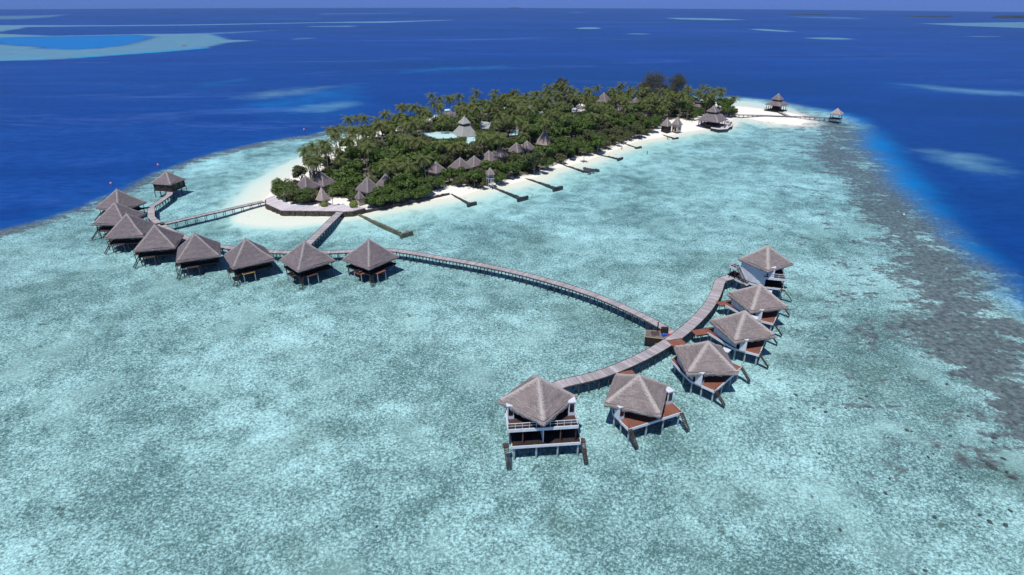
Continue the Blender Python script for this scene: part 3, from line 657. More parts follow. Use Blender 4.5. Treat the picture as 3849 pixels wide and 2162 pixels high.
def white_villa(cx, cy, rt, label, two=False, s=1.0, zr=None, roof=None):
    v = thing('water_villa', (cx, cy, 0), R(rt), label, 'villa', 'white walled water villas on the right')
    ez = zr if two else 4.15
    part('roof', roof, None, v, rz=R(-45)); part('roof_cap', cap_mesh(.24, .4), THATCH3, v, loc=(0, 0, ez+3.3 if not two else ez+3.45))
    deck_part(v, DECK, 1.5, 1.78, m_shade_deck if two else REDDECK)
    fascia_part(v, [DECK[7], (-4.27, -4.27), (5.82, -4.27), DECK[2], (3.2, 2.75)], 1.56, .42, .13, WHITE)
    fascia_part(v, [DECK[7], (-2.75, 2.65), (-.7, 5.88)], 1.50, .42, .12, WHITE)
    top = ez+.12
    wall_ring(v, BODY, 1.78, top-.0, WHITE, closed=False)
    if not two:
        mb = MB(); mb.box((.5, .55, 2.9), (8.3, .1, 2.2)); part('glass_front', mb, GLASS, v)
        for x in (-2.6, .2, 2.9):
            mb = MB(); mb.box((0, 0, 0), (.3, .3, 2.3)); part('column', mb, WHITE, v, loc=(x, .35, 2.93))
        mb = MB(); mb.prism([(2.7, -1.9), (2.82, -1.9), (2.82, .3), (2.7, .3)], 1.78, 3.6); part('partition', mb, WHITE, v)
        bay(v, -4.0, -1.35, 1.75, 4.1, 1); bay(v, 5.2, -1.25, 1.75, 4.1, -1)
    else:
        z2 = 4.6 if ez > 6.6 else 4.3
        U = [(-4.75, -3.95), (5.3, -3.95), (5.3, .2), (-4.75, .2)]
        mb = MB(); mb.prism(U, z2-.18, z2); part('upper_deck', mb, BROWNDECK, v)
        fascia_part(v, [(-4.8, .2), (-4.8, -4.02), (5.36, -4.02), (5.36, .2)], z2-.2, .5, .13, WHITE)
        mb = MB(); mb.box((.5, -.1, 3.0), (8.8, .1, 2.4)); mb.box((.5, .3, (z2+top)/2), (8.4, .1, top-z2)); part('glass_front', mb, GLASS, v)
        mb = MB(); mb.prism([(.28, -3.7), (.42, -3.7), (.42, 0), (.28, 0)], 1.78, z2-.2); part('partition', mb, WHITE, v)
        for x in (-2.65, 2.85):
            mb = MB(); mb.box((0, 0, 0), (.16, .16, z2-2.0)); part('column', mb, m_plain('brown_post', (.12, .06, .05)), v, loc=(x, -3.75, (z2-.2+1.78)/2))
        for x in (-4.5, 5.1):
            mb = MB(); mb.box((0, 0, 0), (.2, .2, z2-2.0)); part('column', mb, DARKWOOD, v, loc=(x, -3.75, (z2-.2+1.78)/2))
        rl = MB(); pts = [(-4.75, .0), (-4.75, -3.95), (5.3, -3.95), (5.3, .0)]
        for a, b in zip(pts[:-1], pts[1:]):
            for zz, th in ((z2+1.0, .08), (z2+.55, .04)): rl.beam((a[0], a[1], zz), (b[0], b[1], zz), th, th)
            n_ = int(math.hypot(b[0]-a[0], b[1]-a[1])/1.0)
            for k in range(n_+1):
                f = k/n_; rl.tube((a[0]+(b[0]-a[0])*f, a[1]+(b[1]-a[1])*f, z2), (a[0]+(b[0]-a[0])*f, a[1]+(b[1]-a[1])*f, z2+1.0), .035, n=5)
        part('railing', rl, WHITE, v)
        bay(v, -4.2, -1.05, z2, z2+2.3, 1); bay(v, 4.8, -1.05, z2, z2+2.3, -1)
    posts(v, [(-3.9, -3.95), (-.65, -3.95), (2.5, -3.95), (5.5, -3.95), (-3.9, -1.9), (-3.95, -.1), (-2.4, 2.2), (3, 2.2), (5.5, -1.2), (0, 5.2), (1.2, .5)], -1.2, 1.5, .15, PALEPOST)
    for x, lb in ((-4.05, None), (5.55, None)):
        if two: x = x-1.05 if x < 0 else x+.55
        mb = MB(); stairs(mb, (x, -4.3, 1.75), (x+.2, -6.2, -.55), .6, 11)
        if two: mb.box((x, -3.85, 1.7), (.9, .9, .1))
        part('stairs', mb, m_stair, v)
    for x, y in ((-4.2, -3.9), (-1, -4.25), (1.8, -4.25), (4.6, -4.25), (-4.2, -2.2)):
        mb = MB(); mb.tube((0, 0, 0), (0, 0, .1), .07, .05, 6); part('deck_light', mb, YELLOW, v, loc=(x, y, 1.8))
    return v
m_stair = m_plain('stair_timber', (.085, .06, .055), .8, .6, 2.0)
white_villa(43.31, 98.98, 59.4, 'white walled villa beside the crossing, third from the far end of its row', roof=RR4[0])
white_villa(50.44, 110.57, 59.1, 'white walled villa just in front of the tall one at the far end', roof=RR4[1])
white_villa(33.2, 87.91, 46.4, 'white villa at the bend with a triangular red brown deck', roof=RR4[2])
white_villa(19.6, 77.8, 24.8, 'white walled villa with wide red brown deck, second nearest to the viewer', roof=RR4[3])
R14 = roof_mesh('roof', 4.10, 3.6, 7.0, THATCH2, .8, jit=.07, rid=.8, N=18, L=12)
R9 = roof_mesh('roof', 4.15, 3.65, 6.4, THATCH2, .6, jit=.06, rid=.8)
white_villa(3.86, 72.85, 5.8, 'two storey villa with white balcony rails, nearest to the viewer', True, zr=6.9, roof=R14)
v9 = white_villa(57.4, 125.8, 75.2, 'two storey villa with a tall blank white wall at the far jetty end', True, zr=6.35, roof=R9)
deck_part(v9, [(-3.7, 3.4), (-2.7, 2.9), (-.9, 6.0), (.6, 5.9), (2.2, 4.6), (3.4, 5.9), (.6, 7.6)], 1.46, 1.74, BROWNDECK, 'entry_deck')
fascia_part(v9, [(-2.75, 2.8), (-3.8, 3.4), (.5, 7.7)], 1.5, .4, .12, WHITE)
mb = MB(); mb.prism([(-.2, 7.3), (-1.4, 6.0), (.4, 5.0), (1.8, 6.2)], 4.1, 4.3); part('landing', mb, BROWNDECK, v9)
fascia_part(v9, [(.4, 5.0), (-1.45, 6.0), (-.2, 7.35), (1.8, 6.2)], 4.1, .5, .1, WHITE)
posts(v9, [(-1.2, 6.0), (-.2, 7.1), (1.5, 6.1)], -1, 4.1, .1, DARKWOOD, 'post')
mb = MB()
for zz in (4.8, 5.25):
    for a, b in (((-1.4, 6.0), (-.2, 7.3)), ((-.2, 7.3), (1.8, 6.2)), ((-1.4, 6.0), (-.9, 5.6))): mb.beam((a[0], a[1], zz), (b[0], b[1], zz), .06, .06)
for a in ((-1.4, 6.0), (-.8, 6.65), (-.2, 7.3), (.8, 6.7)): mb.tube((a[0], a[1], 4.3), (a[0], a[1], 5.25), .04, n=5)
mb.beam((-1.5, 5.5, 5.2), (-3.1, 3.5, 2.7), .07, .07)
part('railing', mb, WHITE, v9)
mb = MB(); stairs(mb, (-1.1, 5.5, 4.25), (-2.9, 3.9, 1.75), .8, 10, False); part('stairs', mb, m_stair, v9)
mb = MB(); stairs(mb, (-3.6, 4.4, 1.7), (-5.0, 3.9, -.7), .8, 9); part('stairs', mb, m_stair, v9)
# red brown gangways from the right jetty to the villas
def gang(a, b, wd, label):
    A_ = bp(*a, 1.5)[:2]; B_ = bp(*b, 1.5)[:2]; d = B_-A_; L_ = np.linalg.norm(d); g = thing('gangway', (A_[0], A_[1], 0), math.atan2(d[1], d[0]), label, 'gangway', 'red brown gangways')
    mb = MB(); mb.box((L_/2, 0, 1.42), (L_, wd, .16)); part('deck', mb, REDDECK, g)
    mb = MB()
    for s in (-1, 1): mb.beam((0, s*(wd/2+.03), 1.42), (L_, s*(wd/2+.03), 1.42), .07, .26)
    part('edge_beam', mb, DARKWOOD, g)
    k = 1.0
    while k < L_-.3:
        mb = MB()
        for s in (-1, 1): mb.tube((0, s*(wd/2-.1), -1.1), (0, s*(wd/2-.1), 1.35), .09, .09, 6)
        part('trestle', mb, POSTWOOD, g, loc=(k, 0, 0)); k += 1.7
gang((2700, 1143), (2768, 1134), 1.9, 'short red brown gangway to the villa before the tall far one')
gang((2608, 1252), (2702, 1238), 2.1, 'red brown gangway right of the crossing, wedge shaped at the jetty')
gang((2520, 1292), (2572, 1283), 2.2, 'red brown gangway stub behind the villa at the bend')
gang((2352, 1395), (2372, 1418), 2.4, 'red brown gangway leading to the villa second nearest to the viewer')

# ---------------------------------------------------------------- island buildings
GZ = 1.0
KEEP = []                                # what the photo shows of the buildings: (x, y, half width, half height, distance)
def keep(cx, cy, rx, ry, P): KEEP.append((cx, cy, rx, ry, math.hypot(P[0], P[1])))
def solve(Lp, Rp, eave, ap):
    A_, B_ = bp(*Lp, eave), bp(*Rp, eave); c = (A_+B_)/2; s = np.linalg.norm(B_-A_)/2; a = math.atan2(B_[1]-A_[1], B_[0]-A_[0])
    lo, hi = .3, 14
    for _ in range(40):
        m = (lo+hi)/2
        if proj((c[0], c[1], eave+m))[1] > ap[1]: lo = m
        else: hi = m
    return c, s, a, lo
def hut(ap, Lp, Rp, eave, label, cat='hut', group=None, mat=None, wall=None, wk=.78, fringe=.3, base=GZ, kp=(1, 1), name='thatched_hut', z0=None, door=True):
    c, s, a, rise = solve(Lp, Rp, eave, ap); hw = s/math.sqrt(2)
    v = thing(name, (c[0], c[1], 0), a-math.pi/4, label, cat, group)
    part('roof', roof_mesh('roof', hw, rise, eave, mat or THATCH, fringe, N=8, L=7, rid=.45), None, v)
    part('roof_cap', cap_mesh(.16, .3), THATCH3, v, loc=(0, 0, eave+rise-.1))
    k = hw*wk; wall_ring(v, [(-k, -k), (k, -k), (k, k), (-k, k)], base-.2, eave+.15, wall or BUFF)
    if door:
        mb = MB(); mb.box((0, 0, 0), (.9, .08, 1.9)); part('door', mb, DARKWOOD, v, loc=(k*.3, -k-.09, base+.95))
        for x in (-.45, ):
            mb = MB(); mb.box((0, 0, 0), (1.0, .08, .9)); part('window', mb, GLASS, v, loc=(x*k, -k-.09, base+1.4))
        mb = MB(); mb.box((0, 0, 0), (.08, 1.2, 1.0)); part('window', mb, GLASS, v, loc=(k+.09, 0, base+1.4))
    x0, x1 = Lp[0], Rp[0]; y0 = ap[1]; y1 = max(Lp[1], Rp[1])+(x1-x0)*.12
    if kp: keep((x0+x1)/2, (y0+y1)/2, (x1-x0)/2*.8*kp[0], (y1-y0)/2*.85*kp[1], c)
    return v, c, s, a, rise
G1 = 'thatched bungalows among the island trees'
hut((1148.5, 660.5), (1102, 706), (1204, 699), 3.6, 'thatched bungalow nearest the timber terrace at the left tip', group=G1, fringe=.45)
hut((1211.6, 648), (1162, 690), (1265, 682), 3.8, 'thatched bungalow behind the one at the left tip', group=G1, fringe=.45)
hut((1211.6, 703), (1186, 749), (1240, 745), 3.0, 'small pale steep thatched pavilion facing the timber terrace', 'pavilion', mat=THATCH3, wk=.7)
hut((1385, 664.5), (1336, 712), (1432, 708), 3.8, 'thatched bungalow above the two round clipped bushes', group=G1, fringe=.45)
hut((1352, 716), (1333, 742), (1372, 742), 3.0, 'low thatched porch roof in front of a bungalow', 'porch', kp=(.8, .6), door=False)
hut((1290, 645), (1258, 676), (1318, 674), 3.6, 'thatched bungalow half hidden by palms left of centre', group=G1, kp=(.5, .6))
hut((1452, 652), (1412, 694), (1492, 690), 3.8, 'thatched bungalow half covered behind bushes and a palm', group=G1, kp=(.6, .6))
hut((1066, 724), (1056, 733), (1077, 733), 3.0, 'tiny thatched parasol shelter in the bushes at left tip', 'shelter', wk=.3, mat=THATCH2, kp=None, door=False)
hut((1639, 608), (1600, 642), (1680, 640), 3.8, 'thatched bungalow mostly hidden left of the row of roofs', group=G1, kp=(.6, .6))
hut((1730, 591.6), (1683, 627), (1778, 628), 3.8, 'thatched bungalow at the left end of the row of roofs', group=G1, wall=DARKWOOD, fringe=.4)
hut((1784.5, 584.8), (1745, 616), (1821, 617), 3.8, 'second thatched bungalow in the row of roofs from the left', group=G1, fringe=.4)
hut((1840, 566), (1796, 598), (1880, 597), 3.8, 'third thatched bungalow in the row, a palm in front of it', group=G1, kp=(.8, .9), fringe=.4)
hut((1879, 553.5), (1846, 585), (1912, 583), 3.8, 'fourth thatched bungalow in the row of roofs, with steep sides', group=G1, fringe=.4)
hut((1940.8, 535.9), (1902, 566), (1980, 564), 3.8, 'fifth thatched bungalow in the row of roofs, touching the last', group=G1, fringe=.4)
hut((1980, 529), (1944, 559), (2017, 557), 3.8, 'last thatched bungalow at the right end of the row of roofs', group=G1, fringe=.4)
hut((2046, 486), (2012, 540), (2078, 536), 4.0, 'tall steep pinkish thatched roof behind the row of roofs', 'hall', mat=THATCH3, kp=(.7, .9), fringe=.4)
hut((2075, 479), (2056, 506), (2096, 505), 4.5, 'smaller pinkish thatched roof beside the tall steep one', 'hall', mat=THATCH3, kp=(.6, .7))
hut((1693.5, 417), (1662, 441), (1727, 439), 4.0, 'thatched roof at the back left of the island', group=G1, kp=(.7, .7))
hut((1625, 440), (1612, 456), (1640, 455), 4.0, 'tiny thatched roof tip at the back left shore', group=G1, kp=(.6, .6))
hut((1437, 520), (1416, 556), (1462, 554), 4.0, 'thatched roof glimpsed between palms at the left back', group=G1, kp=(.5, .6))
hut((2268.6, 347.6), (2232, 382), (2304, 381), 5.5, 'large thatched hall on the far side with pointed roof', 'hall', kp=(.8, .9))
hut((2388, 365), (2366, 386), (2412, 385), 5.0, 'thatched roof left of the two tall casuarina trees', group=G1, kp=(.7, .7))
hut((2505, 444), (2482, 470), (2529, 470.5), 4.0, 'left one of the twin pointed huts on the beach, open fronted', 'hut', 'twin pointed beach huts', mat=THATCH2, wall=DARKWOOD)
hut((2543, 439), (2523, 467), (2567, 467.5), 4.2, 'right one of the twin pointed beach huts, buff walled', 'hut', 'twin pointed beach huts', mat=THATCH2)
for a_, b_, lab in (((2182, 395), 36, 'thatched roof edge beside the white roof at the back'), ((2320, 392), 40, 'lower thatched roof in front of the large far hall')):
    hut(a_, (a_[0]-b_*.6, a_[1]+20), (a_[0]+b_*.6, a_[1]+19), 4.2, lab, group=G1, kp=(.5, .6))

def two_tier(ap, UL, UR, L_, R_, eave, label, cat, deck=None, base=GZ, umat=None, wall=None, opened=False, name='two_tier_pavilion'):
    c, s, a, rise = solve(L_, R_, eave, ap); hw = s/math.sqrt(2); wpx = R_[0]-L_[0]; us = s*(UR[0]-UL[0])/wpx; uh = us/math.sqrt(2)
    v = thing(name, (c[0], c[1], 0), a-math.pi/4, label, cat)
    t0 = uh/hw*.82; uz = eave+rise*(1-t0)
    # height of the upper eave from the photo
    lo, hi = eave, eave+rise
    for _ in range(30):
        m = (lo+hi)/2
        if proj((c[0], c[1], m))[1] > (UL[1]+UR[1])/2: lo = m
        else: hi = m
    uz = lo
    lowrise = (uz-.9-eave)/(1-t0)
    part('lower_roof', roof_mesh('lower_roof', hw, lowrise, eave, umat or THATCH, .35, t0=t0, N=8, L=6, rid=.5), None, v)
    part('roof', roof_mesh('roof', uh, eave+rise-uz, uz, umat or THATCH, .3, N=8, L=6, rid=.45), None, v)
    q = hw*t0*.93; wall_ring(v, [(-q, -q), (q, -q), (q, q), (-q, q)], uz-1.3, uz+.1, DARKWOOD, 'clerestory')
    part('roof_cap', cap_mesh(.16, .35), THATCH3, v, loc=(0, 0, eave+rise-.1))
    k = hw*.82
    if opened:
        posts(v, [(x*k, y*k) for x in (-1, -.33, .33, 1) for y in (-1, 1)]+[(x*k, y*k) for x in (-1, 1) for y in (-.33, .33)], base, eave+.2, .16, DARKWOOD, 'column')
    else: wall_ring(v, [(-k, -k), (k, -k), (k, k), (-k, k)], base, eave+.1, wall or DARKWOOD)
    keep((L_[0]+R_[0])/2, (ap[1]+L_[1])/2+6, (R_[0]-L_[0])/2*.95, (L_[1]-ap[1])/2*1.1+8, c)
    return v, c, s, a, k
# restaurant at the east beach
vr, cR, sR, aR, kR = two_tier((2682, 397), (2655, 417), (2707, 418), (2617, 449), (2737, 448), 4.3, 'large two tiered thatched restaurant with a deck of tables on the beach', 'restaurant', name='beach_restaurant', opened=True)
wall_ring(vr, [(-kR*.6, kR*.1), (kR*.6, kR*.1), (kR*.6, kR*.6), (-kR*.6, kR*.6)], GZ, 4.6, DARKWOOD)
dp = [bp(a, b, 1.35)[:2]-cR[:2] for a, b in [(2628, 456), (2637, 467), (2655, 472), (2672, 475), (2672, 482), (2690, 485), (2703, 487), (2735, 485), (2742, 478), (2753, 474), (2755, 466), (2742, 452), (2700, 430), (2660, 435)]]
an = aR-math.pi/4; dp = [(x*math.cos(-an)-y*math.sin(-an), x*math.sin(-an)+y*math.cos(-an)) for x, y in dp]
deck_part(vr, dp, 1.1, 1.35, m_plain('pale_deck', (.62, .59, .60), .7, .1))
fp = dp+[dp[0]]; fascia_part(vr, fp, 1.05, .5, .1, DARKWOOD, 'deck_edge')
posts(vr, dp[:12], -1.0, 1.1, .12, DARKWOOD, 'post', 6)
def table_mesh():
    mb = MB(); mb.box((0, 0, .73), (.9, .9, .06)); mb.tube((0, 0, 0), (0, 0, .7), .06, .05); mb.box((0, 0, .03), (.5, .5, .05)); return mb.mesh('dining_table', DARKWOOD)
def chair_mesh():
    mb = MB(); mb.box((0, 0, .45), (.5, .5, .06)); mb.box((0, -.24, .72), (.5, .06, .55))
    for x in (-.2, .2):
        for y in (-.2, .2): mb.tube((x, y, 0), (x, y, .43), .03, n=5)
    return mb.mesh('dining_chair', DARKWOOD)
TM, CM = table_mesh(), chair_mesh()
for i, q in enumerate([(2636, 460), (2645, 466), (2658, 469), (2682, 476), (2702, 481), (2722, 480), (2738, 474), (2744, 466), (2732, 462), (2715, 472)]):
    P_ = bp(*q, 1.35); o = part('dining_table', TM, None, None, loc=tuple(P_), rz=rng.uniform(0, 1.5)); tag(o, 'small dark table on the open deck of the beach restaurant', 'table', 'tables on the restaurant deck')
    for k in range(3):
        an_ = k*2.1+rng.uniform(0, 1); o = part('dining_chair', CM, None, None, loc=(P_[0]+.85*math.cos(an_), P_[1]+.85*math.sin(an_), 1.35), rz=an_+math.pi/2)
        tag(o, 'dark chair on the open deck of the beach restaurant', 'chair', 'chairs on the restaurant deck')
# pavilion on the sandbar
vp, cp_, sp_, ap_, kp_ = two_tier((2926, 351), (2900, 372), (2946, 373), (2875, 391), (2964, 392.5), 4.8, 'two tiered thatched pavilion with open sides standing on the white sandbar', 'pavilion', base=1.6, opened=True)
q = kp_*1.22; deck_part(vp, [(-q, -q), (q, -q), (q, q), (-q, q)], 1.25, 1.6, DARKWOOD)
wall_ring(vp, [(-kp_*.5, -kp_*.2), (kp_*.5, -kp_*.2), (kp_*.5, kp_*.5), (-kp_*.5, kp_*.5)], 1.6, 4.9, DARKWOOD)
posts(vp, [(x*q*.9, y*q*.9) for x in (-1, 0, 1) for y in (-1, 0, 1)], -1, 1.3, .15, DARKWOOD)
mb = MB()
for a, b in (((-q, -q), (q, -q)), ((q, -q), (q, q)), ((-q, -q), (-q, q))): mb.beam((a[0], a[1], 2.5), (b[0], b[1], 2.5), .07, .07); mb.beam((a[0], a[1], 2.05), (b[0], b[1], 2.05), .05, .05)
for a in ((-q, -q), (q, -q), (q, q), (-q, q), (0, -q), (q, 0), (-q, 0)): mb.tube((a[0], a[1], 1.6), (a[0], a[1], 2.5), .06, n=5)
part('railing', mb, DARKWOOD, vp)
# gazebo at the end of the long jetty
c, s, a, rise = solve((3118, 427), (3172, 427), 4.0, (3149, 407)); hw = s/math.sqrt(2)
v = thing('gazebo', (c[0], c[1], 0), a-math.pi/4, 'open sided gazebo with tan pointed roof at the end of the jetty', 'gazebo')
part('roof', roof_mesh('roof', hw, rise, 4.0, THATCH3, .25, N=8, L=7), None, v); k = hw*.8
posts(v, [(-k, -k), (k, -k), (k, k), (-k, k)], 1.5, 4.1, .13, DARKWOOD, 'column'); deck_part(v, [(-k*1.15, -k*1.15), (k*1.15, -k*1.15), (k*1.15, k*1.15), (-k*1.15, k*1.15)], 1.2, 1.5, DARKWOOD)
posts(v, [(x*k, y*k) for x in (-1, 0, 1) for y in (-1, 0, 1)], -3, 1.25, .14, DARKWOOD)
fascia_part(v, [(-k, k), (-k, -k), (k, -k), (k, k)], 2.3, .1, .08, DARKWOOD, 'railing')
# small two tier roof at the back
two_tier((2618, 374), (2605, 382), (2634, 383), (2600, 399), (2642, 398), 4.5, 'small two tiered thatched roof between palms at the back right', 'pavilion', wall=BUFF)
# central building with teal trimmed roofs
vb, cB, sB, aB, kB = two_tier((1734, 436.7), (1712, 461.5), (1760, 462), (1697, 503), (1797, 507), 5.0, 'tall pale pointed roof of the central building rising from a hipped roof', 'building', umat=m_thatch('pale_shingle', (.36, .37, .36), (.5, .5, .48)), wall=BUFF, name='central_building')
def slab_building(quad, z, label, mat, h=3.2, over=.25, kp=True, cat='building', name='long_building', slope=.5):
    w_ = [bp(a, b, z) for a, b in quad]; c = sum(w_)/len(w_); v = thing(name, (c[0], c[1], 0), 0, label, cat); p = [(q[0]-c[0], q[1]-c[1]) for q in w_]
    # shallow ridge along the longer axis
    m1 = ((p[0][0]+p[3][0])/2, (p[0][1]+p[3][1])/2); m2 = ((p[1][0]+p[2][0])/2, (p[1][1]+p[2][1])/2); mb = MB(); zt = z+slope
    vs = [(x, y, z) for x, y in p]+[(m1[0], m1[1], zt), (m2[0], m2[1], zt)]+[(x, y, z-.18) for x, y in p]
    mb.add(vs, [(0, 1, 5, 4), (3, 4, 5, 2), (0, 4, 3), (1, 2, 5), (6, 7, 1, 0), (7, 8, 2, 1), (8, 9, 3, 2), (9, 6, 0, 3), (9, 8, 7, 6)])
    part('roof', mb, mat, v)
    k = .93; wall_ring(v, [(x*k, y*k) for x, y in p], GZ-.3, z-.18, BUFF)
    for f in (.15, .32, .5, .68, .85):
        a, b = p[3], p[2]; x, y = (a[0]*(1-f)+b[0]*f)*k, (a[1]*(1-f)+b[1]*f)*k; an = math.atan2(b[1]-a[1], b[0]-a[0])
        mb = MB(); mb.box((0, 0, 0), (1.4, .3, 1.1)); part('window', mb, GLASS, v, loc=(x, y, GZ+1.5), rz=an)
    if kp:
        X = [q[0] for q in quad]; Y = [q[1] for q in quad]; keep(sum(X)/4, sum(Y)/4, (max(X)-min(X))/2*.9, (max(Y)-min(Y))/2*.75, c)
    return v
slab_building([(1580, 497), (1726, 495), (1728, 519), (1626, 521)], 4.6, 'long building with a pale teal flat roof in the island centre', TEAL)
slab_building([(1758, 512), (1790, 512), (1793, 541), (1744, 547)], 4.4, 'small pale teal roof just right below the long teal roof', TEAL)
slab_building([(1815, 455), (1856, 463), (1836, 486), (1802, 481)], 5.0, 'grey green tilted roof right of the central pointed building', GREYROOF, slope=1.6)
slab_building([(1928, 488), (1950, 486), (1946, 507), (1914, 508)], 4.4, 'small pale teal roof among palms right of centre', TEAL)
slab_building([(2146, 406), (2178, 405), (2208, 417), (2150, 421)], 4.5, 'bright white flat roof among palms towards the back', m_plain('white_roof', (.82, .82, .80), .6, .05))
slab_building([(2014, 420), (2050, 418), (2056, 424), (2018, 427)], 5.0, 'low grey blue flat roof at the back', GREYROOF, slope=.3)
slab_building([(1670, 412), (1690, 411), (1694, 415), (1672, 417)], 5.2, 'tiny white roof at the back shore', TEAL, kp=False)
# lookout tower
P_ = bp(1843, 697, GZ); v = thing('lookout_tower', (P_[0], P_[1], 0), .35, 'slim white lookout tower with pointed thatched roof on the beach', 'tower'); dpt = P_[1]
pm = 2265/math.hypot(P_[1], 60); th_ = (697-656)/pm/.95
part('roof', roof_mesh('roof', 17/pm/1.25, 24/pm, GZ+th_, THATCH2, .2, N=6, L=6, rid=.3), None, v)
for x in (-1, 1):
    for y in (-1, 1): posts(v, [(x*.95, y*.95)], 0, GZ+th_, .09, PALEPOST, 'leg', 6)
deck_part(v, [(-1.05, -1.05), (1.05, -1.05), (1.05, 1.05), (-1.05, 1.05)], GZ+th_*.62, GZ+th_*.62+.12, WHITE, 'platform')
fascia_part(v, [(-1, -1), (1, -1), (1, 1), (-1, 1), (-1, -1)], GZ+th_*.62+.9, .08, .06, WHITE, 'railing')
mb = MB(); stairs(mb, (0, -1.0, GZ+th_*.62), (0, -1.6, GZ), .6, 8, False); part('ladder', mb, PALEPOST, v)
keep(1844, 662, 17, 32, P_)
# radio masts
for (x, yb, yt, r, lab) in ((2054, 398, 336, .28, 'dark green radio mast rising above the palms'), (2083, 400, 340, .12, 'thin grey mast right of the dark radio mast')):
    P_ = bp(x, yb, GZ); lo, hi = 1, 40
    for _ in range(30):
        m = (lo+hi)/2
        if proj((P_[0], P_[1], m))[1] > yt: lo = m
        else: hi = m
    v = thing('radio_mast', (P_[0], P_[1], GZ), 0, lab, 'mast'); mb = MB(); mb.tube((0, 0, 0), (0, 0, lo-GZ), r, r*.7, 8)
    for k in range(6): mb.box((0, 0, (lo-GZ)*(.5+.08*k)), (r*3.4, .08, .08), k*.5)
    part('pole', mb, m_plain('mast_green', (.03, .05, .05), .6, .2), v)
    if r > .2:
        mb = MB(); mb.box((.45, 0, lo-GZ-1.2), (.25, .4, 1.6)); part('antenna', mb, PALEPOST, v)

# ---------------------------------------------------------------- terrace, sea wall, groynes
TP = [bp(a, b, 1.55)[:2] for a, b in [(1000, 746), (1031, 735), (1044, 750), (1098, 771), (1140, 772), (1200, 775), (1270, 768), (1315, 774), (1345, 778), (1374, 781), (1328, 793), (1289, 795), (1270, 793), (1058, 791), (1000, 765)]]
c = sum(TP)/len(TP); v = thing('timber_terrace', (c[0], c[1], 0), 0, 'pale timber terrace on a dark stone wall round the left tip', 'terrace'); tp = [tuple(q-c) for q in TP]
deck_part(v, tp, 1.40, 1.55, TERR)
ft = [tp[i] for i in (0, 14, 13, 12, 11, 10, 9)]; cen = np.mean(np.array(tp), 0)
mb = MB()
for a, b in zip(ft[:-1], ft[1:]):
    a = np.array(a)*.995; b = np.array(b)*.995; n_ = max(2, int(np.linalg.norm(b-a)/.8))
    for k in range(n_):
        p0 = a+(b-a)*k/n_; p1 = a+(b-a)*(k+1)/n_; o_ = rng.uniform(-.12, .12); mb.beam((p0[0]+o_, p0[1]+o_, .45+rng.uniform(-.05, .05)), (p1[0]+o_, p1[1]+o_, .45+rng.uniform(-.05, .05)), .7+rng.uniform(-.1, .1), 1.75)
part('stone_wall', mb, STONE, v)
mb = MB(); a, b = np.array(tp[9]), np.array(tp[10])
for k in range(9):
    p0 = a+(b-a)*k/8; mb.tube((p0[0], p0[1], 1.5), (p0[0], p0[1], 2.5), .04, n=5)
mb.beam((a[0], a[1], 2.5), (b[0], b[1], 2.5), .06, .06); part('railing', mb, PALEPOST, v)
mb = MB()
kb = [(1048, 757), (1075, 765), (1100, 776), (1140, 777)]
kb = [bp(*q, 1.55)[:2]-c for q in kb]
for a, b in zip(kb[:-1], kb[1:]): mb.beam((a[0], a[1], 1.68), (b[0], b[1], 1.68), .3, .25)
part('kerb', mb, WHITE, v)
def rubble_beam(mb, a, b, wd, z0, z1, st=.9):
    a = np.array(a, float); b = np.array(b, float); n_ = max(1, int(np.linalg.norm(b-a)/st)); d = (b-a)/max(np.linalg.norm(b-a), 1e-6); nn = np.array([-d[1], d[0]])
    for k in range(n_):
        p0 = a+(b-a)*(k-.04)/n_; p1 = a+(b-a)*(k+1.04)/n_; o_ = nn*rng.uniform(-.1, .1)*wd; zt = z1+rng.uniform(-.12, .12)
        mb.beam((p0[0]+o_[0], p0[1]+o_[1], (z0+zt)/2), (p1[0]+o_[0], p1[1]+o_[1], (z0+zt)/2), wd*rng.uniform(.88, 1.12), zt-z0)
W_ = px([(1688, 723), (1640, 733), (1590, 744), (1540, 755), (1500, 762), (1450, 772), (1400, 782), (1376, 787)], 1.0)
v = thing('sea_wall', (W_[0][0], W_[0][1], 0), 0, 'dark stone sea wall along the beach right of the terrace', 'wall'); mb = MB()
for a, b in zip(W_[:-1], W_[1:]): rubble_beam(mb, a-W_[0], b-W_[0], .7, -.5, .8)
part('stone_wall', mb, DARKSTONE, v)
GRO = [((1345, 799), (1504, 867), (1504, 874), (1549, 861), ALGAE, 'olive brown weedy stone groyne right beside the terrace'),
       ((1690, 722), (1766, 759), (1757, 762), (1789, 754), DARKSTONE, 'dark stone groyne starting where the sea wall ends'),
       ((1849, 698), (1950, 733), (1946, 740), (1984, 730), DARKSTONE, 'dark stone groyne at the foot of the lookout tower'),
       ((1962, 661), (2086, 698), (2080, 703), (2113, 694), DARKSTONE, 'longest dark stone groyne, right of the lookout tower'),
       ((2110, 613), (2195, 637), None, None, DARKSTONE, 'dark stone groyne ending in a loose heap of rocks'),
       ((2214, 571), (2328, 591), (2323, 593), (2341, 586), DARKSTONE, 'thin dark groyne right of the one with loose rocks'),
       ((2334, 533), (2396, 550), (2389, 551), (2411, 547), DARKSTONE, 'short thin groyne off the far right beach'),
       ((2466, 496), (2532, 515), (2529, 516), (2549, 513), DARKSTONE, 'thin groyne below the twin beach huts')]
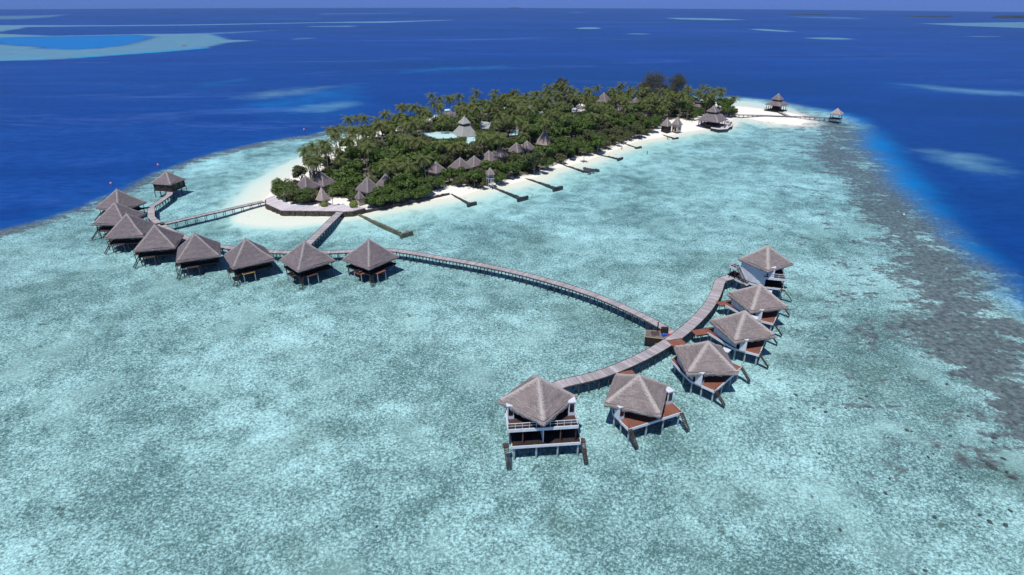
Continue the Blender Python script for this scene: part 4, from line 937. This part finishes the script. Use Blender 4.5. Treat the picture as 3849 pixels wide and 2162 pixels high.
for g in GRO:
    A_, B_ = bp(*g[0], .7)[:2], bp(*g[1], .7)[:2]; v = thing('groyne', (A_[0], A_[1], 0), 0, g[5], 'groyne', 'stone groynes along the beach'); wd = .6
    mb = MB(); rubble_beam(mb, (0, 0), B_-A_, wd, -1.1, .28); part('arm', mb, g[4], v)
    if g[2]:
        C_, D_ = bp(*g[2], .8)[:2]-A_, bp(*g[3], .8)[:2]-A_; mb = MB(); rubble_beam(mb, C_, D_, wd*1.3, -1.1, .38); part('head', mb, g[4], v)
def rock_mesh(name, r, mat, seed, flat=.6):
    bm = bmesh.new(); bmesh.ops.create_icosphere(bm, subdivisions=2, radius=r); rs = random.Random(seed); f = [rs.uniform(1.3, 3) for _ in range(3)]; ph = [rs.uniform(0, 6) for _ in range(3)]
    for q in bm.verts:
        k = 1+.22*math.sin(q.co.x*f[0]/r+ph[0])*math.cos(q.co.y*f[1]/r+ph[1])+.12*math.sin(q.co.z*f[2]*2/r+ph[2])+rs.uniform(-.08, .08); q.co *= k; q.co.z *= flat
    me = bpy.data.meshes.new(name); bm.to_mesh(me); bm.free(); me.materials.append(mat); return me
RK = [rock_mesh('groyne_rock', 1.0, DARKSTONE, k) for k in range(3)]
for k in range(34):
    q = (2196+rng.uniform(0, 50), 636+rng.normal(0, 3.2)+rng.uniform(0, 6)); P_ = bp(*q, 0); o = part('loose_rock', RK[k % 3], None, None, loc=(P_[0], P_[1], -.1), rz=rng.uniform(0, 6)); o.scale = [rng.uniform(.35, .8)]*3
    tag(o, 'dark rock in the loose heap at the end of a groyne', 'rock', 'loose rocks at the groyne end')
# coral heads on the lagoon bed
CR = [rock_mesh('coral_head', 1.0, CORAL, 20+k, .5) for k in range(6)]
spots = [(3235, 1494), (3258, 1486), (3410, 1613), (3428, 1618), (3448, 1418), (3573, 1634), (3510, 1703), (3490, 1714), (3745, 1642), (3774, 1720), (3735, 1660), (3720, 1743), (3738, 1757), (3785, 1770), (3805, 1790), (3595, 1776), (3612, 1792),
         (3800, 1915), (3782, 1970), (3685, 1932), (3722, 1957), (3515, 1940), (3346, 1795), (3080, 1700), (3225, 1810), (3160, 1988), (3180, 1530), (2975, 1530), (2992, 1480), (3105, 1545), (3240, 1448), (3340, 1640),
         (3330, 1850), (3480, 2140), (3060, 1530), (3270, 1285), (3370, 1375), (3705, 1465), (3770, 1468), (3805, 1520), (3640, 1560), (3560, 1440), (3040, 1290), (2610, 660), (2430, 690), (2680, 640), (1735, 830), (1610, 860), (1415, 1975), (1430, 1240), (3160, 640), (2905, 860), (3020, 950), (3100, 1010), (3290, 1100), (3230, 1160), (3130, 1100)]
for k, q in enumerate(spots):
    P_ = bp(*q, -.75); o = part('coral_head', CR[k % 6], None, None, loc=(P_[0], P_[1], -.95), rz=rng.uniform(0, 6)); s_ = rng.uniform(.14, .27)*(1.5 if q[0] > 3700 and q[1] > 1700 else 1); o.scale = (s_*rng.uniform(.9, 1.6), s_, s_*.8)
    tag(o, 'brown coral head under the shallow lagoon water', 'coral', 'scattered coral heads on the lagoon bed')

# ---------------------------------------------------------------- pontoon at the crossing
PT = [bp(a, b, 1.2)[:2] for a, b in [(2427, 1241), (2532, 1249), (2506, 1276), (2424, 1266)]]; c = sum(PT)/4; v = thing('pontoon', (c[0], c[1], 0), 0, 'dark sided timber pontoon with yellow rim moored at the jetty crossing', 'pontoon'); p = [tuple(q-c) for q in PT]
mb = MB(); mb.prism([(x*.99, y*.99) for x, y in p], -.55, 1.12); part('hull', mb, DARKWOOD, v); deck_part(v, p, 1.12, 1.2, GREYDECK)
fascia_part(v, [p[1], p[0], p[3], p[2]], 1.2, .07, .10, m_plain('ochre_rim', (.55, .38, .12)), 'rim')
def put(name, mb, mat, q, z, rz, label, cat):
    P_ = bp(*q, z); return tag(part(name, mb, mat, None, loc=(P_[0], P_[1], z), rz=rz), label, cat)
mb = MB(); mb.box((0, 0, .55), (1.3, .6, 1.1)); mb.box((0, .1, 1.14), (1.36, .7, .06)); put('equipment_box', mb, DARKWOOD, (2497, 1252), 1.2, .0, 'black upright equipment box on the pontoon', 'box')
mb = MB(); mb.box((0, 0, .2), (.95, .6, .4)); mb.box((-.2, .05, .45), (.5, .4, .12), .4); mb.box((.25, -.1, .42), (.35, .3, .1), .9); put('tarpaulin', mb, BLUE, (2497, 1263), 1.2, .3, 'crumpled bright blue tarpaulin on the pontoon', 'tarpaulin')
mb = MB()
for k in range(6): mb.box((0, -.55+k*.22, .38), (1.5, .1, .05))
for x in (-.65, .65):
    for y in (-.5, .5): mb.box((x, y, .18), (.08, .08, .36))
put('slatted_bench', mb, m_plain('mauve_wood', (.13, .085, .095)), (2462, 1257), 1.2, -.05, 'dark slatted wooden bench on the pontoon', 'bench')
mb = MB(); mb.tube((0, 0, -2.2), (0, 0, 2.2), .12, .12, 8); mb.tube((0, 0, 2.2), (0, 0, 2.35), .14, .05, 8); put('mooring_post', mb, DARKWOOD, (2470, 1250), 1.2, 0, 'dark mooring post standing at the pontoon edge', 'post')
mb = MB(); mb.box((0, 0, .12), (.6, .4, .24)); mb.box((.05, 0, .28), (.4, .25, .08), .3); put('red_cushion', mb, RED, (2517, 1262), 1.2, .5, 'small red cushion lying near the jetty on the pontoon', 'cushion')

# ---------------------------------------------------------------- buoys, boat, bathers, far islands
for q, m_, lab, sc_ in (((417, 691), PINK, 'pink float on deep water left of the lone dark hut', 1), ((594, 621), PINK, 'pink float on deep water above the lone dark hut', 1), ((1143, 488), PINK, 'pink float on deep water behind the left shore', 1.1), ((3397, 809), WHITE, 'white float over the reef edge on the right', .8)):
    mb = MB(); bm = bmesh.new(); bmesh.ops.create_uvsphere(bm, u_segments=12, v_segments=8, radius=.4*sc_); mb.add([x.co for x in bm.verts], [[y.index for y in f.verts] for f in bm.faces]); bm.free(); mb.tube((0, 0, .3*sc_), (0, 0, .65*sc_), .07, .05, 6)
    P_ = bp(*q, 0); tag(part('mooring_buoy', mb, m_, None, True, loc=(P_[0], P_[1], .15)), lab, 'buoy', 'floats round the reef')
P_ = bps(690, 172); v = thing('motor_boat', (P_[0], P_[1], P_[2]), .5, 'tiny white motor boat on the pale reef at far left', 'boat')
mb = MB(); hull = []
for i, (x, wd_, zb) in enumerate(((-3.4, 1.1, -.3), (-2, 1.35, -.4), (0, 1.4, -.4), (2, 1.1, -.3), (3.2, .5, 0), (3.9, .03, .5))): hull += [(x, -wd_, .9+.08*i), (x, wd_, .9+.08*i), (x, wd_*.5, zb), (x, -wd_*.5, zb)]
fs = []
for i in range(5):
    a, b = 4*i, 4*i+4
    for k in range(4): fs.append((a+k, a+(k+1) % 4, b+(k+1) % 4, b+k))
fs += [(3, 2, 1, 0), (20, 21, 22, 23)]; mb.add(hull, fs); part('hull', mb, WHITE, v)
mb = MB(); mb.box((-.3, 0, 1.6), (2.6, 1.7, 1.2)); mb.box((-.5, 0, 2.25), (3.2, 2.0, .12)); part('cabin', mb, WHITE, v); mb = MB(); mb.box((-.3, 0, 1.75), (2.66, 1.76, .5)); part('window', mb, GLASS, v)
def person_mesh(name, pose):
    me = bpy.data.meshes.new(name); a = pose
    vs = [(0, 0, .92), (0, 0, 1.18), (0, 0, 1.42), (0, 0, 1.52), (0, .01, 1.66), (0, 0, 1.74),
          (-.18, 0, 1.38), (-.27, .05*a, 1.12), (-.24, .22*a, .95), (.18, 0, 1.38), (.29, -.03, 1.12), (.30, .12, .93),
          (-.1, 0, .84), (-.12, .06*a, .47), (-.12, 0, .06), (-.12, .14, .03), (.1, 0, .84), (.12, -.05*a, .47), (.12, -.1*a, .06), (.12, .05, .03)]
    es = [(0, 1), (1, 2), (2, 3), (3, 4), (4, 5), (2, 6), (6, 7), (7, 8), (2, 9), (9, 10), (10, 11), (0, 12), (12, 13), (13, 14), (14, 15), (0, 16), (16, 17), (17, 18), (18, 19)]
    rd = [.14, .13, .15, .06, .1, .085, .065, .045, .035, .065, .045, .035, .1, .06, .045, .035, .1, .06, .045, .035]
    me.from_pydata(vs, es, []); o = bpy.data.objects.new(name, me); scn.collection.objects.link(o); o.modifiers.new('s', 'SKIN'); me.materials.append(SKIN)
    for i, r_ in enumerate(rd): me.skin_vertices[0].data[i].radius = (r_, r_)
    me.skin_vertices[0].data[0].use_root = True; o.modifiers.new('u', 'SUBSURF').levels = 1
    return o
for i, (q, lab, dz) in enumerate((((2508, 524), 'bather standing in the shallows below the twin beach huts, left of the pair', -.5), ((2514, 525), 'bather standing in the shallows below the twin beach huts, right of the pair', -.55), ((2337, 562), 'bather standing alone in the shallows left of the others', -.45), ((2433, 576), 'bather farthest from the beach, chest deep in water', -.75))):
    P_ = bp(*q, 0); o = person_mesh('person', 1 if i % 2 else -1); o.location = (P_[0], P_[1], dz); o.rotation_euler = (0, 0, i*1.3); tag(o, lab, 'person', 'bathers in the shallows')
    mb = MB(); mb.tube((0, 0, .76), (0, 0, 1.0), .165, .15, 10); part('swimwear', mb, (BLUE, RED, DARKWOOD, RED)[i], o)
    mb = MB(); bm = bmesh.new(); bmesh.ops.create_uvsphere(bm, u_segments=10, v_segments=6, radius=.118); mb.add([(x.co.x, x.co.y-.02, x.co.z+1.72) for x in bm.verts], [[y.index for y in f.verts] for f in bm.faces]); bm.free(); part('hair', mb, DARKWOOD, o, True)
LEAF_F = m_plain('far_trees', (.030, .045, .055), .9, .3, .02)
for (x0, x1, y, hpx, lab) in ((3728, 3990, 63, 6, 'dark wooded island low on the horizon at far right'), (3412, 3580, 58.5, 2.0, 'thin wooded island on the horizon right of centre'), (2958, 3115, 51, 1.9, 'faint island strip on the horizon above the sandbar pavilion'), (1912, 1955, 27.5, 2.4, 'small island on the horizon in the middle'), (594, 680, 46, 2.0, 'faint island strip on the horizon at left'), (955, 1030, 41, 1.6, 'faint island speck on the horizon left of centre')):
    yy = y+4; P0, P1 = bps(x0, yy), bps(x1, yy); d = P1-P0; L_ = float(np.linalg.norm(d)); dd = math.hypot(P0[0], P0[1]); hh = hpx*dd/F*1.1; mb = MB(); n_ = 40; V = []; Fc = []
    dep = max(60, L_*.12)
    for i in range(n_+1):
        f = i/n_; e = min(1, f*6, (1-f)*6)**.5; hz = hh*e*(.75+.25*rng.random()); x = L_*f
        V += [(x, -dep*.5*e, 0), (x, -dep*.4*e, hz*.8), (x, 0, hz), (x, dep*.4*e, hz*.8), (x, dep*.5*e, 0)]
    for i in range(n_):
        for k in range(4): a = 5*i+k; Fc.append((a, a+5, a+6, a+1))
    mb.add(V, Fc); o = part('wooded_island', mb, LEAF_F, None, loc=(P0[0], P0[1], P0[2]-1), rz=math.atan2(d[1], d[0])); tag(o, lab, 'island', 'wooded islands on the horizon')

# ---------------------------------------------------------------- trees
def leaf_obj_mesh(name, V, Fc, A, mat):
    me = bpy.data.meshes.new(name); me.from_pydata(V, [], Fc); me.materials.append(mat); add_attr(me, 'lf', np.array(A)); me.update(); return me
def palm_crown(seed, R_=3.6):
    rs = random.Random(seed); V = []; Fc = []; A = []
    nf = rs.randint(16, 19)
    for i in range(nf):
        az = i*2.39996+rs.uniform(-.2, .2); e = math.radians(72-105*(i/nf)**.9+rs.uniform(-8, 8)); L = R_*(.72+.28*math.sin(math.pi*min(1, .25+i/nf)))*rs.uniform(.9, 1.1)
        n = 10; p = Vector((0, 0, 0)); pts = []; el = e
        for k in range(n+1):
            pts.append(p.copy()); d = Vector((math.cos(az)*math.cos(el), math.sin(az)*math.cos(el), math.sin(el))); p = p+d*L/n; el -= (1.15+.5*(1-i/nf))/n*1.15
        tone = rs.uniform(.1, 1.0)*(1 if i < nf*.8 else 1.25); tw = rs.uniform(-.5, .5); side = Vector((-math.sin(az), math.cos(az), 0))
        for k in range(1, n+1):
            a, b = pts[k-1], pts[k]; dr = (b-a).normalized(); up = side.cross(dr).normalized(); f = k/n; ll = R_*.25*math.sin(math.pi*min(1, .18+f*.80))**.7*rs.uniform(.85, 1.1)
            for s in (-1, 1):
                for h in (0, .5):
                    q = a+(b-a)*(h+.1); q2 = a+(b-a)*(h+.42); tip = q2+side*s*ll*.92+dr*ll*.45-Vector((0, 0, ll*(.34+.3*f)))+up*rs.uniform(-.1, .1); o = len(V)
                    V += [tuple(q), tuple(q2+dr*.03), tuple(tip)]; Fc.append((o, o+1, o+2)); A += [tone, tone, min(1, tone+.25)]
        for k in range(n):
            a, b = pts[k], pts[k+1]; o = len(V); wd = .07*(1-k/n)+.02
            V += [tuple(a-side*wd), tuple(a+side*wd), tuple(b+side*wd*.8), tuple(b-side*wd*.8)]; Fc.append((o, o+1, o+2, o+3)); A += [1, 1, 1, 1]
    return leaf_obj_mesh('crown', V, Fc, A, LEAF_P)
def trunk_mesh(h, lean, r, seed, mat=BARK):
    rs = random.Random(seed); mb = MB(); p = Vector((0, 0, -.5)); n = 6
    for k in range(n):
        f = (k+1)/n; q = Vector((lean*f*f, lean*.4*f*f*math.sin(seed), -.5+(h+.5)*f)); mb.tube(p, q, r*(1-.45*(k/n))*(1.35 if k == 0 else 1), r*(1-.45*f), 7); p = q
    return mb.mesh('trunk', mat), p
def leafy_crown(seed, rx, rz, mat, n=1500, ls=.34, blobs=13, drop=.0, lowcut=-.55):
    rs = random.Random(seed); B_ = []
    for i in range(blobs):
        a = rs.uniform(0, 6.28); rr_ = rs.uniform(.1, .72)**.7*rx; z = rs.uniform(-.45, .62)*rz*(1-.45*(rr_/rx)); B_.append((rr_*math.cos(a), rr_*math.sin(a), z, rs.uniform(.26, .46)*rx, rs.uniform(.2, 1)))
    V = []; Fc = []; A = []
    for i in range(n):
        b = rs.choice(B_); u = Vector((rs.gauss(0, 1), rs.gauss(0, 1), rs.gauss(.25, 1))).normalized(); rad = b[3]*rs.uniform(.55, 1.08)
        c = Vector((b[0], b[1], b[2]))+Vector((u.x*rad, u.y*rad, u.z*rad*rz/rx*1.05))
        if c.z < lowcut*rz: continue
        nrm = (u+Vector((rs.uniform(-.7, .7), rs.uniform(-.7, .7), rs.uniform(-.2, .9)))).normalized(); t1 = nrm.orthogonal().normalized(); t1.rotate(Matrix.Rotation(rs.uniform(0, 6.28), 3, nrm)); t2 = nrm.cross(t1)
        l = ls*rs.uniform(.6, 1.35); o = len(V); tone = max(0, min(1, .12+.55*b[4]+rs.uniform(-.25, .3)))
        V += [tuple(c-t1*l-t2*l*.15-Vector((0, 0, drop))), tuple(c-t2*l*.62), tuple(c+t1*l), tuple(c+t2*l*.62)]; Fc.append((o, o+1, o+2, o+3)); A += [tone]*4
    return leaf_obj_mesh('crown', V, Fc, A, mat)
def limb_trunk(h, rx, seed, mat=BARK, r=.22):
    rs = random.Random(seed); mb = MB(); mb.tube((0, 0, -.6), (0, 0, h*.45), r*1.3, r, 8)
    for k in range(5):
        a = k*1.257+rs.uniform(-.3, .3); q = (rx*.35*math.cos(a), rx*.35*math.sin(a), h*.75); mb.tube((0, 0, h*.4), q, r*.7, r*.35, 6); mb.tube(q, (q[0]*1.8, q[1]*1.8, h*.95), r*.35, r*.12, 5)
    return mb.mesh('trunk', mat)
PALM = [palm_crown(k, 4.0) for k in range(7)]
PTR = [trunk_mesh(h, l, .17, k) for k, (h, l) in enumerate(((8.5, .8), (9.5, 1.4), (10.5, .5), (7.2, 1.0), (11.2, 1.8)))]
BRD = [leafy_crown(40+k, 3.3, 2.5, LEAF_B if k % 3 else LEAF_G, 2300, .30, 13) for k in range(6)]
BTR = limb_trunk(4.6, 3.0, 5)
SCR = [leafy_crown(60+k, 2.9, 2.1, LEAF_G if k % 2 else LEAF_B, 1900, .25, 12, lowcut=-.9) for k in range(4)]
STR = limb_trunk(2.2, 2.5, 9, r=.14)
placed = []
def covered(P_, hc, rc):
    """would this crown hide a roof that the photo shows"""
    a = proj((P_[0], P_[1], hc)); d = math.hypot(P_[0], P_[1]); rp = rc*F/math.hypot(d, 60)*.85
    for (cx, cy, rx, ry, dk) in KEEP:
        if d < dk+2 and abs(a[0]-cx) < rx+rp*.5 and a[1]-rp*.75 < cy+ry*.45 and a[1]+rp > cy-ry: return True
        if abs(d-dk) < 6 and abs(a[0]-cx) < rx*.9 and abs(a[1]-cy) < ry+rp: return True
    return False
lo_, hi_ = VEGW.min(0), VEGW.max(0)
dfrontline = W2([(1046, 745), (1140, 770), (1300, 745), (1390, 778), (1520, 752), (1640, 722), (1745, 697), (1850, 690), (2000, 650), (2120, 600), (2290, 553), (2370, 520), (2480, 484)], 1.0)
cand = rng.uniform(lo_, hi_, (9000, 2)); dv_ = sdist(cand, VEGW); df_ = -sdist(cand, dfrontline, False)*-1
nP = nB = nS = 0
wood = W2([(1330, 700), (1400, 610), (1560, 600), (1600, 650), (1560, 700), (1450, 740)], 1.0); dw_ = sdist(cand, wood)
wood2 = W2([(1980, 500), (2050, 450), (2200, 450), (2230, 510), (2100, 580), (2000, 580)], 1.0); dw2_ = sdist(cand, wood2)
for i, q in enumerate(cand):
    if dv_[i] < .3: continue
    front = abs(df_[i]); edge = dv_[i] < 4
    inwood = dw_[i] > 0 or dw2_[i] > 0
    u = rng.random()
    if front < 13: kind = 'S' if u < .66 else ('B' if u < .92 else 'P')
    elif inwood: kind = 'B' if u < .78 else 'P'
    else: kind = 'P' if u < .76 else ('B' if u < .95 else 'S')
    if kind == 'P' and proj((q[0], q[1], GZ))[0] < 1135: kind = 'S'
    if kind == 'P' and nP >= 285: kind = 'B'
    if kind == 'B' and nB >= 285: kind = 'S'
    if kind == 'S' and nS >= 285: continue
    rad = {'P': 2.7, 'B': 3.5, 'S': 2.7}[kind]; ok = True
    for (x, y, r_, k_) in placed:
        lim = (rad+r_)*((.62 if kind == 'S' else .80) if k_ == kind else .60)
        if (x-q[0])**2+(y-q[1])**2 < lim*lim: ok = False; break
    if not ok: continue
    sc_ = rng.uniform(.85, 1.2) if kind != 'P' else rng.uniform(.92, 1.25)
    if kind == 'P':
        h = PTR[i % 5][1].z*sc_
        if covered(q, GZ+h, 3.6*sc_):
            kind = 'B'; rad = 3.3
    s2 = sc_*(1.35 if inwood else 1.12)
    if kind == 'B' and covered(q, GZ+4.6*s2, 3.5*s2):
        s2 *= .7
        if covered(q, GZ+4.6*s2, 3.5*s2): kind = 'S'; rad = 2.2
    if kind == 'S':
        sc_ = rng.uniform(.75, 1.25)
        if covered(q, GZ+2.1*sc_, 2.9*sc_):
            sc_ = .55
            if covered(q, GZ+1.2, 1.6): continue
    placed.append((q[0], q[1], rad, kind)); loc = (q[0], q[1], GZ-.15)
    region = 'left' if q[0] < -20 else ('middle' if q[0] < 60 else 'right'); rz = rng.uniform(0, 6.28)
    if kind == 'P':
        tm, top = PTR[i % 5]; t_ = thing('coconut_palm', loc, rz, 'coconut palm with drooping fronds in the %s part of the grove' % region, 'palm tree', 'coconut palms in the %s part of the island' % region)
        t_.scale = (sc_,)*3; part('trunk', tm, None, t_); part('crown', PALM[i % 7], None, t_, loc=tuple(top), rz=rng.uniform(0, 6)); nP += 1
    elif kind == 'B':
        t_ = thing('broadleaf_tree', loc, rz, 'dense round broadleaf tree in the %s part of the grove' % region, 'tree', 'broadleaf trees in the %s part of the island' % region)
        t_.scale = (s2, s2, s2*rng.uniform(.9, 1.1)); part('trunk', BTR, None, t_); part('crown', BRD[i % 6], None, t_, loc=(0, 0, 4.6)); nB += 1
    else:
        t_ = thing('beach_shrub', loc, rz, 'low spreading green shrub at the %s beach edge or between the trees' % region, 'shrub', 'shrubs in the %s part of the island' % region)
        t_.scale = (sc_, sc_, sc_); part('trunk', STR, None, t_); part('crown', SCR[i % 4], None, t_, loc=(0, 0, 2.1)); nS += 1
for q, s_ in (((1048, 740), 1.05), ((1060, 730), .9), ((1400, 776), 1.0), ((1440, 771), 1.05), ((1480, 763), 1.0), ((1520, 756), 1.05), ((1560, 748), 1.0), ((1600, 741), .9), ((1085, 752), 1.1), ((1115, 762), 1.2), ((1150, 764), 1.3), ((1173, 757), .9), ((1292, 740), 1.3), ((1264, 733), 1.2), ((1318, 755), .7), ((1412, 768), .9), ((1438, 762), 1.2), ((1468, 748), 1.4), ((1500, 735), 1.5),
              ((1250, 702), 1.6), ((1290, 704), 1.8), ((1322, 700), 1.8), ((1560, 735), 1.5), ((1590, 728), 1.4), ((1530, 742), 1.3), ((1310, 725), 1.5), ((1095, 735), 1.2)):
    P_ = bp(*q, GZ); t_ = thing('beach_shrub', (P_[0], P_[1], GZ-.15), q[0]*.7, 'low spreading green shrub at the left beach edge or between the trees', 'shrub', 'shrubs in the left part of the island'); t_.scale = (s_, s_, s_*.95)
    part('trunk', STR, None, t_); part('crown', SCR[q[0] % 4], None, t_, loc=(0, 0, 2.1))
# undergrowth: nobody could count it
V = []; Fc = []; A = []; cc_ = rng.uniform(lo_, hi_, (26000, 2)); cc_ = cc_[sdist(cc_, VEGW) > 1.0]
cent = rng.uniform(lo_, hi_, (700, 2)); ht = rng.uniform(.5, 1.9, 700)
for q in cc_:
    dd = ((cent-q)**2).sum(1); j = int(dd.argmin()); hh = ht[j]*max(.2, 1-math.sqrt(dd[j])/7.0); tn = min(1, max(0, .2+.5*(j % 7)/7+rng.uniform(-.2, .2)))
    for _ in range(2):
        c_ = np.array([q[0]+rng.normal(0, .35), q[1]+rng.normal(0, .35), GZ+hh*rng.uniform(.4, 1.05)]); a1 = rng.normal(0, 1, 3); a1 /= np.linalg.norm(a1); a2 = np.cross(a1, (.2, .1, 1)); a2 /= np.linalg.norm(a2); l = rng.uniform(.25, .5); o = len(V)
        V += [tuple(c_-a1*l), tuple(c_-a2*l*.7), tuple(c_+a1*l), tuple(c_+a2*l*.7)]; Fc.append((o, o+1, o+2, o+3)); A += [tn]*4
tag(link(bpy.data.objects.new('undergrowth', leaf_obj_mesh('undergrowth', V, Fc, A, LEAF_G))), 'low green undergrowth covering the ground beneath the island trees', 'undergrowth', None, 'stuff')
print('TREES', nP, nB, nS)
def palm_at(q, s_, lab, k, base=True):
    P_ = bp(*q, GZ); tm, top = PTR[k % 5]; t_ = thing('coconut_palm', (P_[0], P_[1], GZ-.15), k*1.1, lab, 'palm tree'); t_.scale = (s_,)*3; part('trunk', tm, None, t_); part('crown', PALM[k % 7], None, t_, loc=tuple(top))
palm_at((2697, 408), .78, 'lone short palm sticking up beside the sandbar', 3)
palm_at((1252, 778), .62, 'short palm between the two clipped bushes on the terrace', 0)
palm_at((1170, 693), .95, 'palm leaning out highest over the left white beach', 1)
palm_at((1196, 668), 1.1, 'tall palm next to the left white beach, second from the tip', 2)
palm_at((1236, 640), 1.0, 'palm at the left beach, third from the tip', 3); palm_at((1288, 600), 1.05, 'palm at the left beach, fourth from the tip', 4); palm_at((1330, 580), 1.05, 'palm above the left beach near the reef edge', 1); palm_at((1350, 600), 1.1, 'palm inland of the left beach near the reef edge', 2)
palm_at((1483, 640), 1.0, 'yellowish palm in front of a half covered bungalow roof', 3); palm_at((1478, 712), .9, 'pale green palm above the left end of the sea wall', 0)
palm_at((2195, 602), .6, 'short palm leaning over the beach right of the longest groyne', 3)
for q, s_, lab in (((1219, 776), 1.0, 'round clipped yellow green bush left on the terrace'), ((1330, 779), 1.25, 'larger round clipped yellow green bush at the terrace end'), ((1331, 770), .95, 'round clipped bush behind the larger one on the terrace')):
    P_ = bp(*q, 1.5); t_ = thing('clipped_bush', (P_[0], P_[1], 1.4), 0, lab, 'bush', 'clipped round bushes'); t_.scale = (s_,)*3
    bm = bmesh.new(); bmesh.ops.create_icosphere(bm, subdivisions=4, radius=1.05); rs = random.Random(3); 
    for x in bm.verts: x.co = x.co*(1+rs.uniform(-.035, .035)); x.co.z = x.co.z*.8+.75
    me = bpy.data.meshes.new('foliage'); bm.to_mesh(me); bm.free(); me.materials.append(LEAF_H); add_attr(me, 'lf', rng.random(len(me.vertices))); part('foliage', me, None, t_); part('trunk', STR, None, t_)
def casuarina(q, ytop, wpx, lab, seed):
    P_ = bp(*q, GZ); lo, hi = 3, 40
    for _ in range(30):
        m = (lo+hi)/2
        if proj((P_[0], P_[1], m))[1] > ytop: lo = m
        else: hi = m
    h = lo-GZ; rx = wpx/2*math.hypot(P_[1], 60)/F; t_ = thing('casuarina_tree', (P_[0], P_[1], GZ-.2), 0, lab, 'tree', 'tall feathery trees above the grove')
    mb = MB(); mb.tube((0, 0, -.5), (0, 0, h*.8), .45, .15, 8); rs = random.Random(seed)
    for k in range(14):
        z = h*rs.uniform(.25, .8); a = rs.uniform(0, 6.28); mb.tube((0, 0, z), (math.cos(a)*rx*.75, math.sin(a)*rx*.75, z+h*.16), .13, .04, 5)
    part('trunk', mb, BARK, t_); V = []; Fc = []; A = []; cl = []
    for k in range(60):
        f = rs.uniform(.16, .97); rr_ = rx*(math.sin(math.pi*min(.98, .25+f*.72))**.6)*rs.uniform(.15, .95); a = rs.uniform(0, 6.28); cl.append((rr_*math.cos(a), rr_*math.sin(a), f*h*.97, rs.uniform(.20, .32)*rx, rs.random()))
    for k in range(13000):
        b = rs.choice(cl); u = Vector((rs.gauss(0, 1), rs.gauss(0, 1), rs.gauss(0, 1))).normalized()*b[3]*rs.uniform(.3, 1.15); c_ = Vector((b[0]+u.x, b[1]+u.y, b[2]+u.z*.9)); d = Vector((rs.uniform(-1, 1), rs.uniform(-1, 1), rs.uniform(-1.3, .3))).normalized()*rs.uniform(.35, .75); s = d.orthogonal().normalized()*.13
        o = len(V); V += [tuple(c_-s), tuple(c_+s), tuple(c_+d)]; Fc.append((o, o+1, o+2)); tn = max(0, min(1, .5*b[4]+rs.uniform(0, .5))); A += [tn]*3
    part('crown', leaf_obj_mesh('crown', V, Fc, A, LEAF_C), None, t_)
casuarina((2106, 396), 291, 78, 'feathery brown green casuarina beside the radio masts', 1)
casuarina((2446, 398), 277, 150, 'largest feathery casuarina tree, rising left of its neighbour', 2)
casuarina((2532, 398), 279, 104, 'tall feathery casuarina tree right of the largest one', 3)
casuarina((1925, 420), 345, 66, 'shorter feathery tree above the back palms at centre', 4)

# ---------------------------------------------------------------- air
mb = MB(); mb.box((0, 0, -65), (24500, 24500, 260)); hz = mb.mesh('haze', [])
t = NT('air'); pv = t.n('ShaderNodeVolumePrincipled'); pv.inputs['Color'].default_value = (.42, .74, 1.0, 1); pv.inputs['Density'].default_value = 3.0e-5; pv.inputs['Anisotropy'].default_value = .3
t.l(pv.outputs[0], t.out.inputs['Volume']); hz.materials.append(t.m); tag(link(bpy.data.objects.new('haze', hz)), kind='stuff')
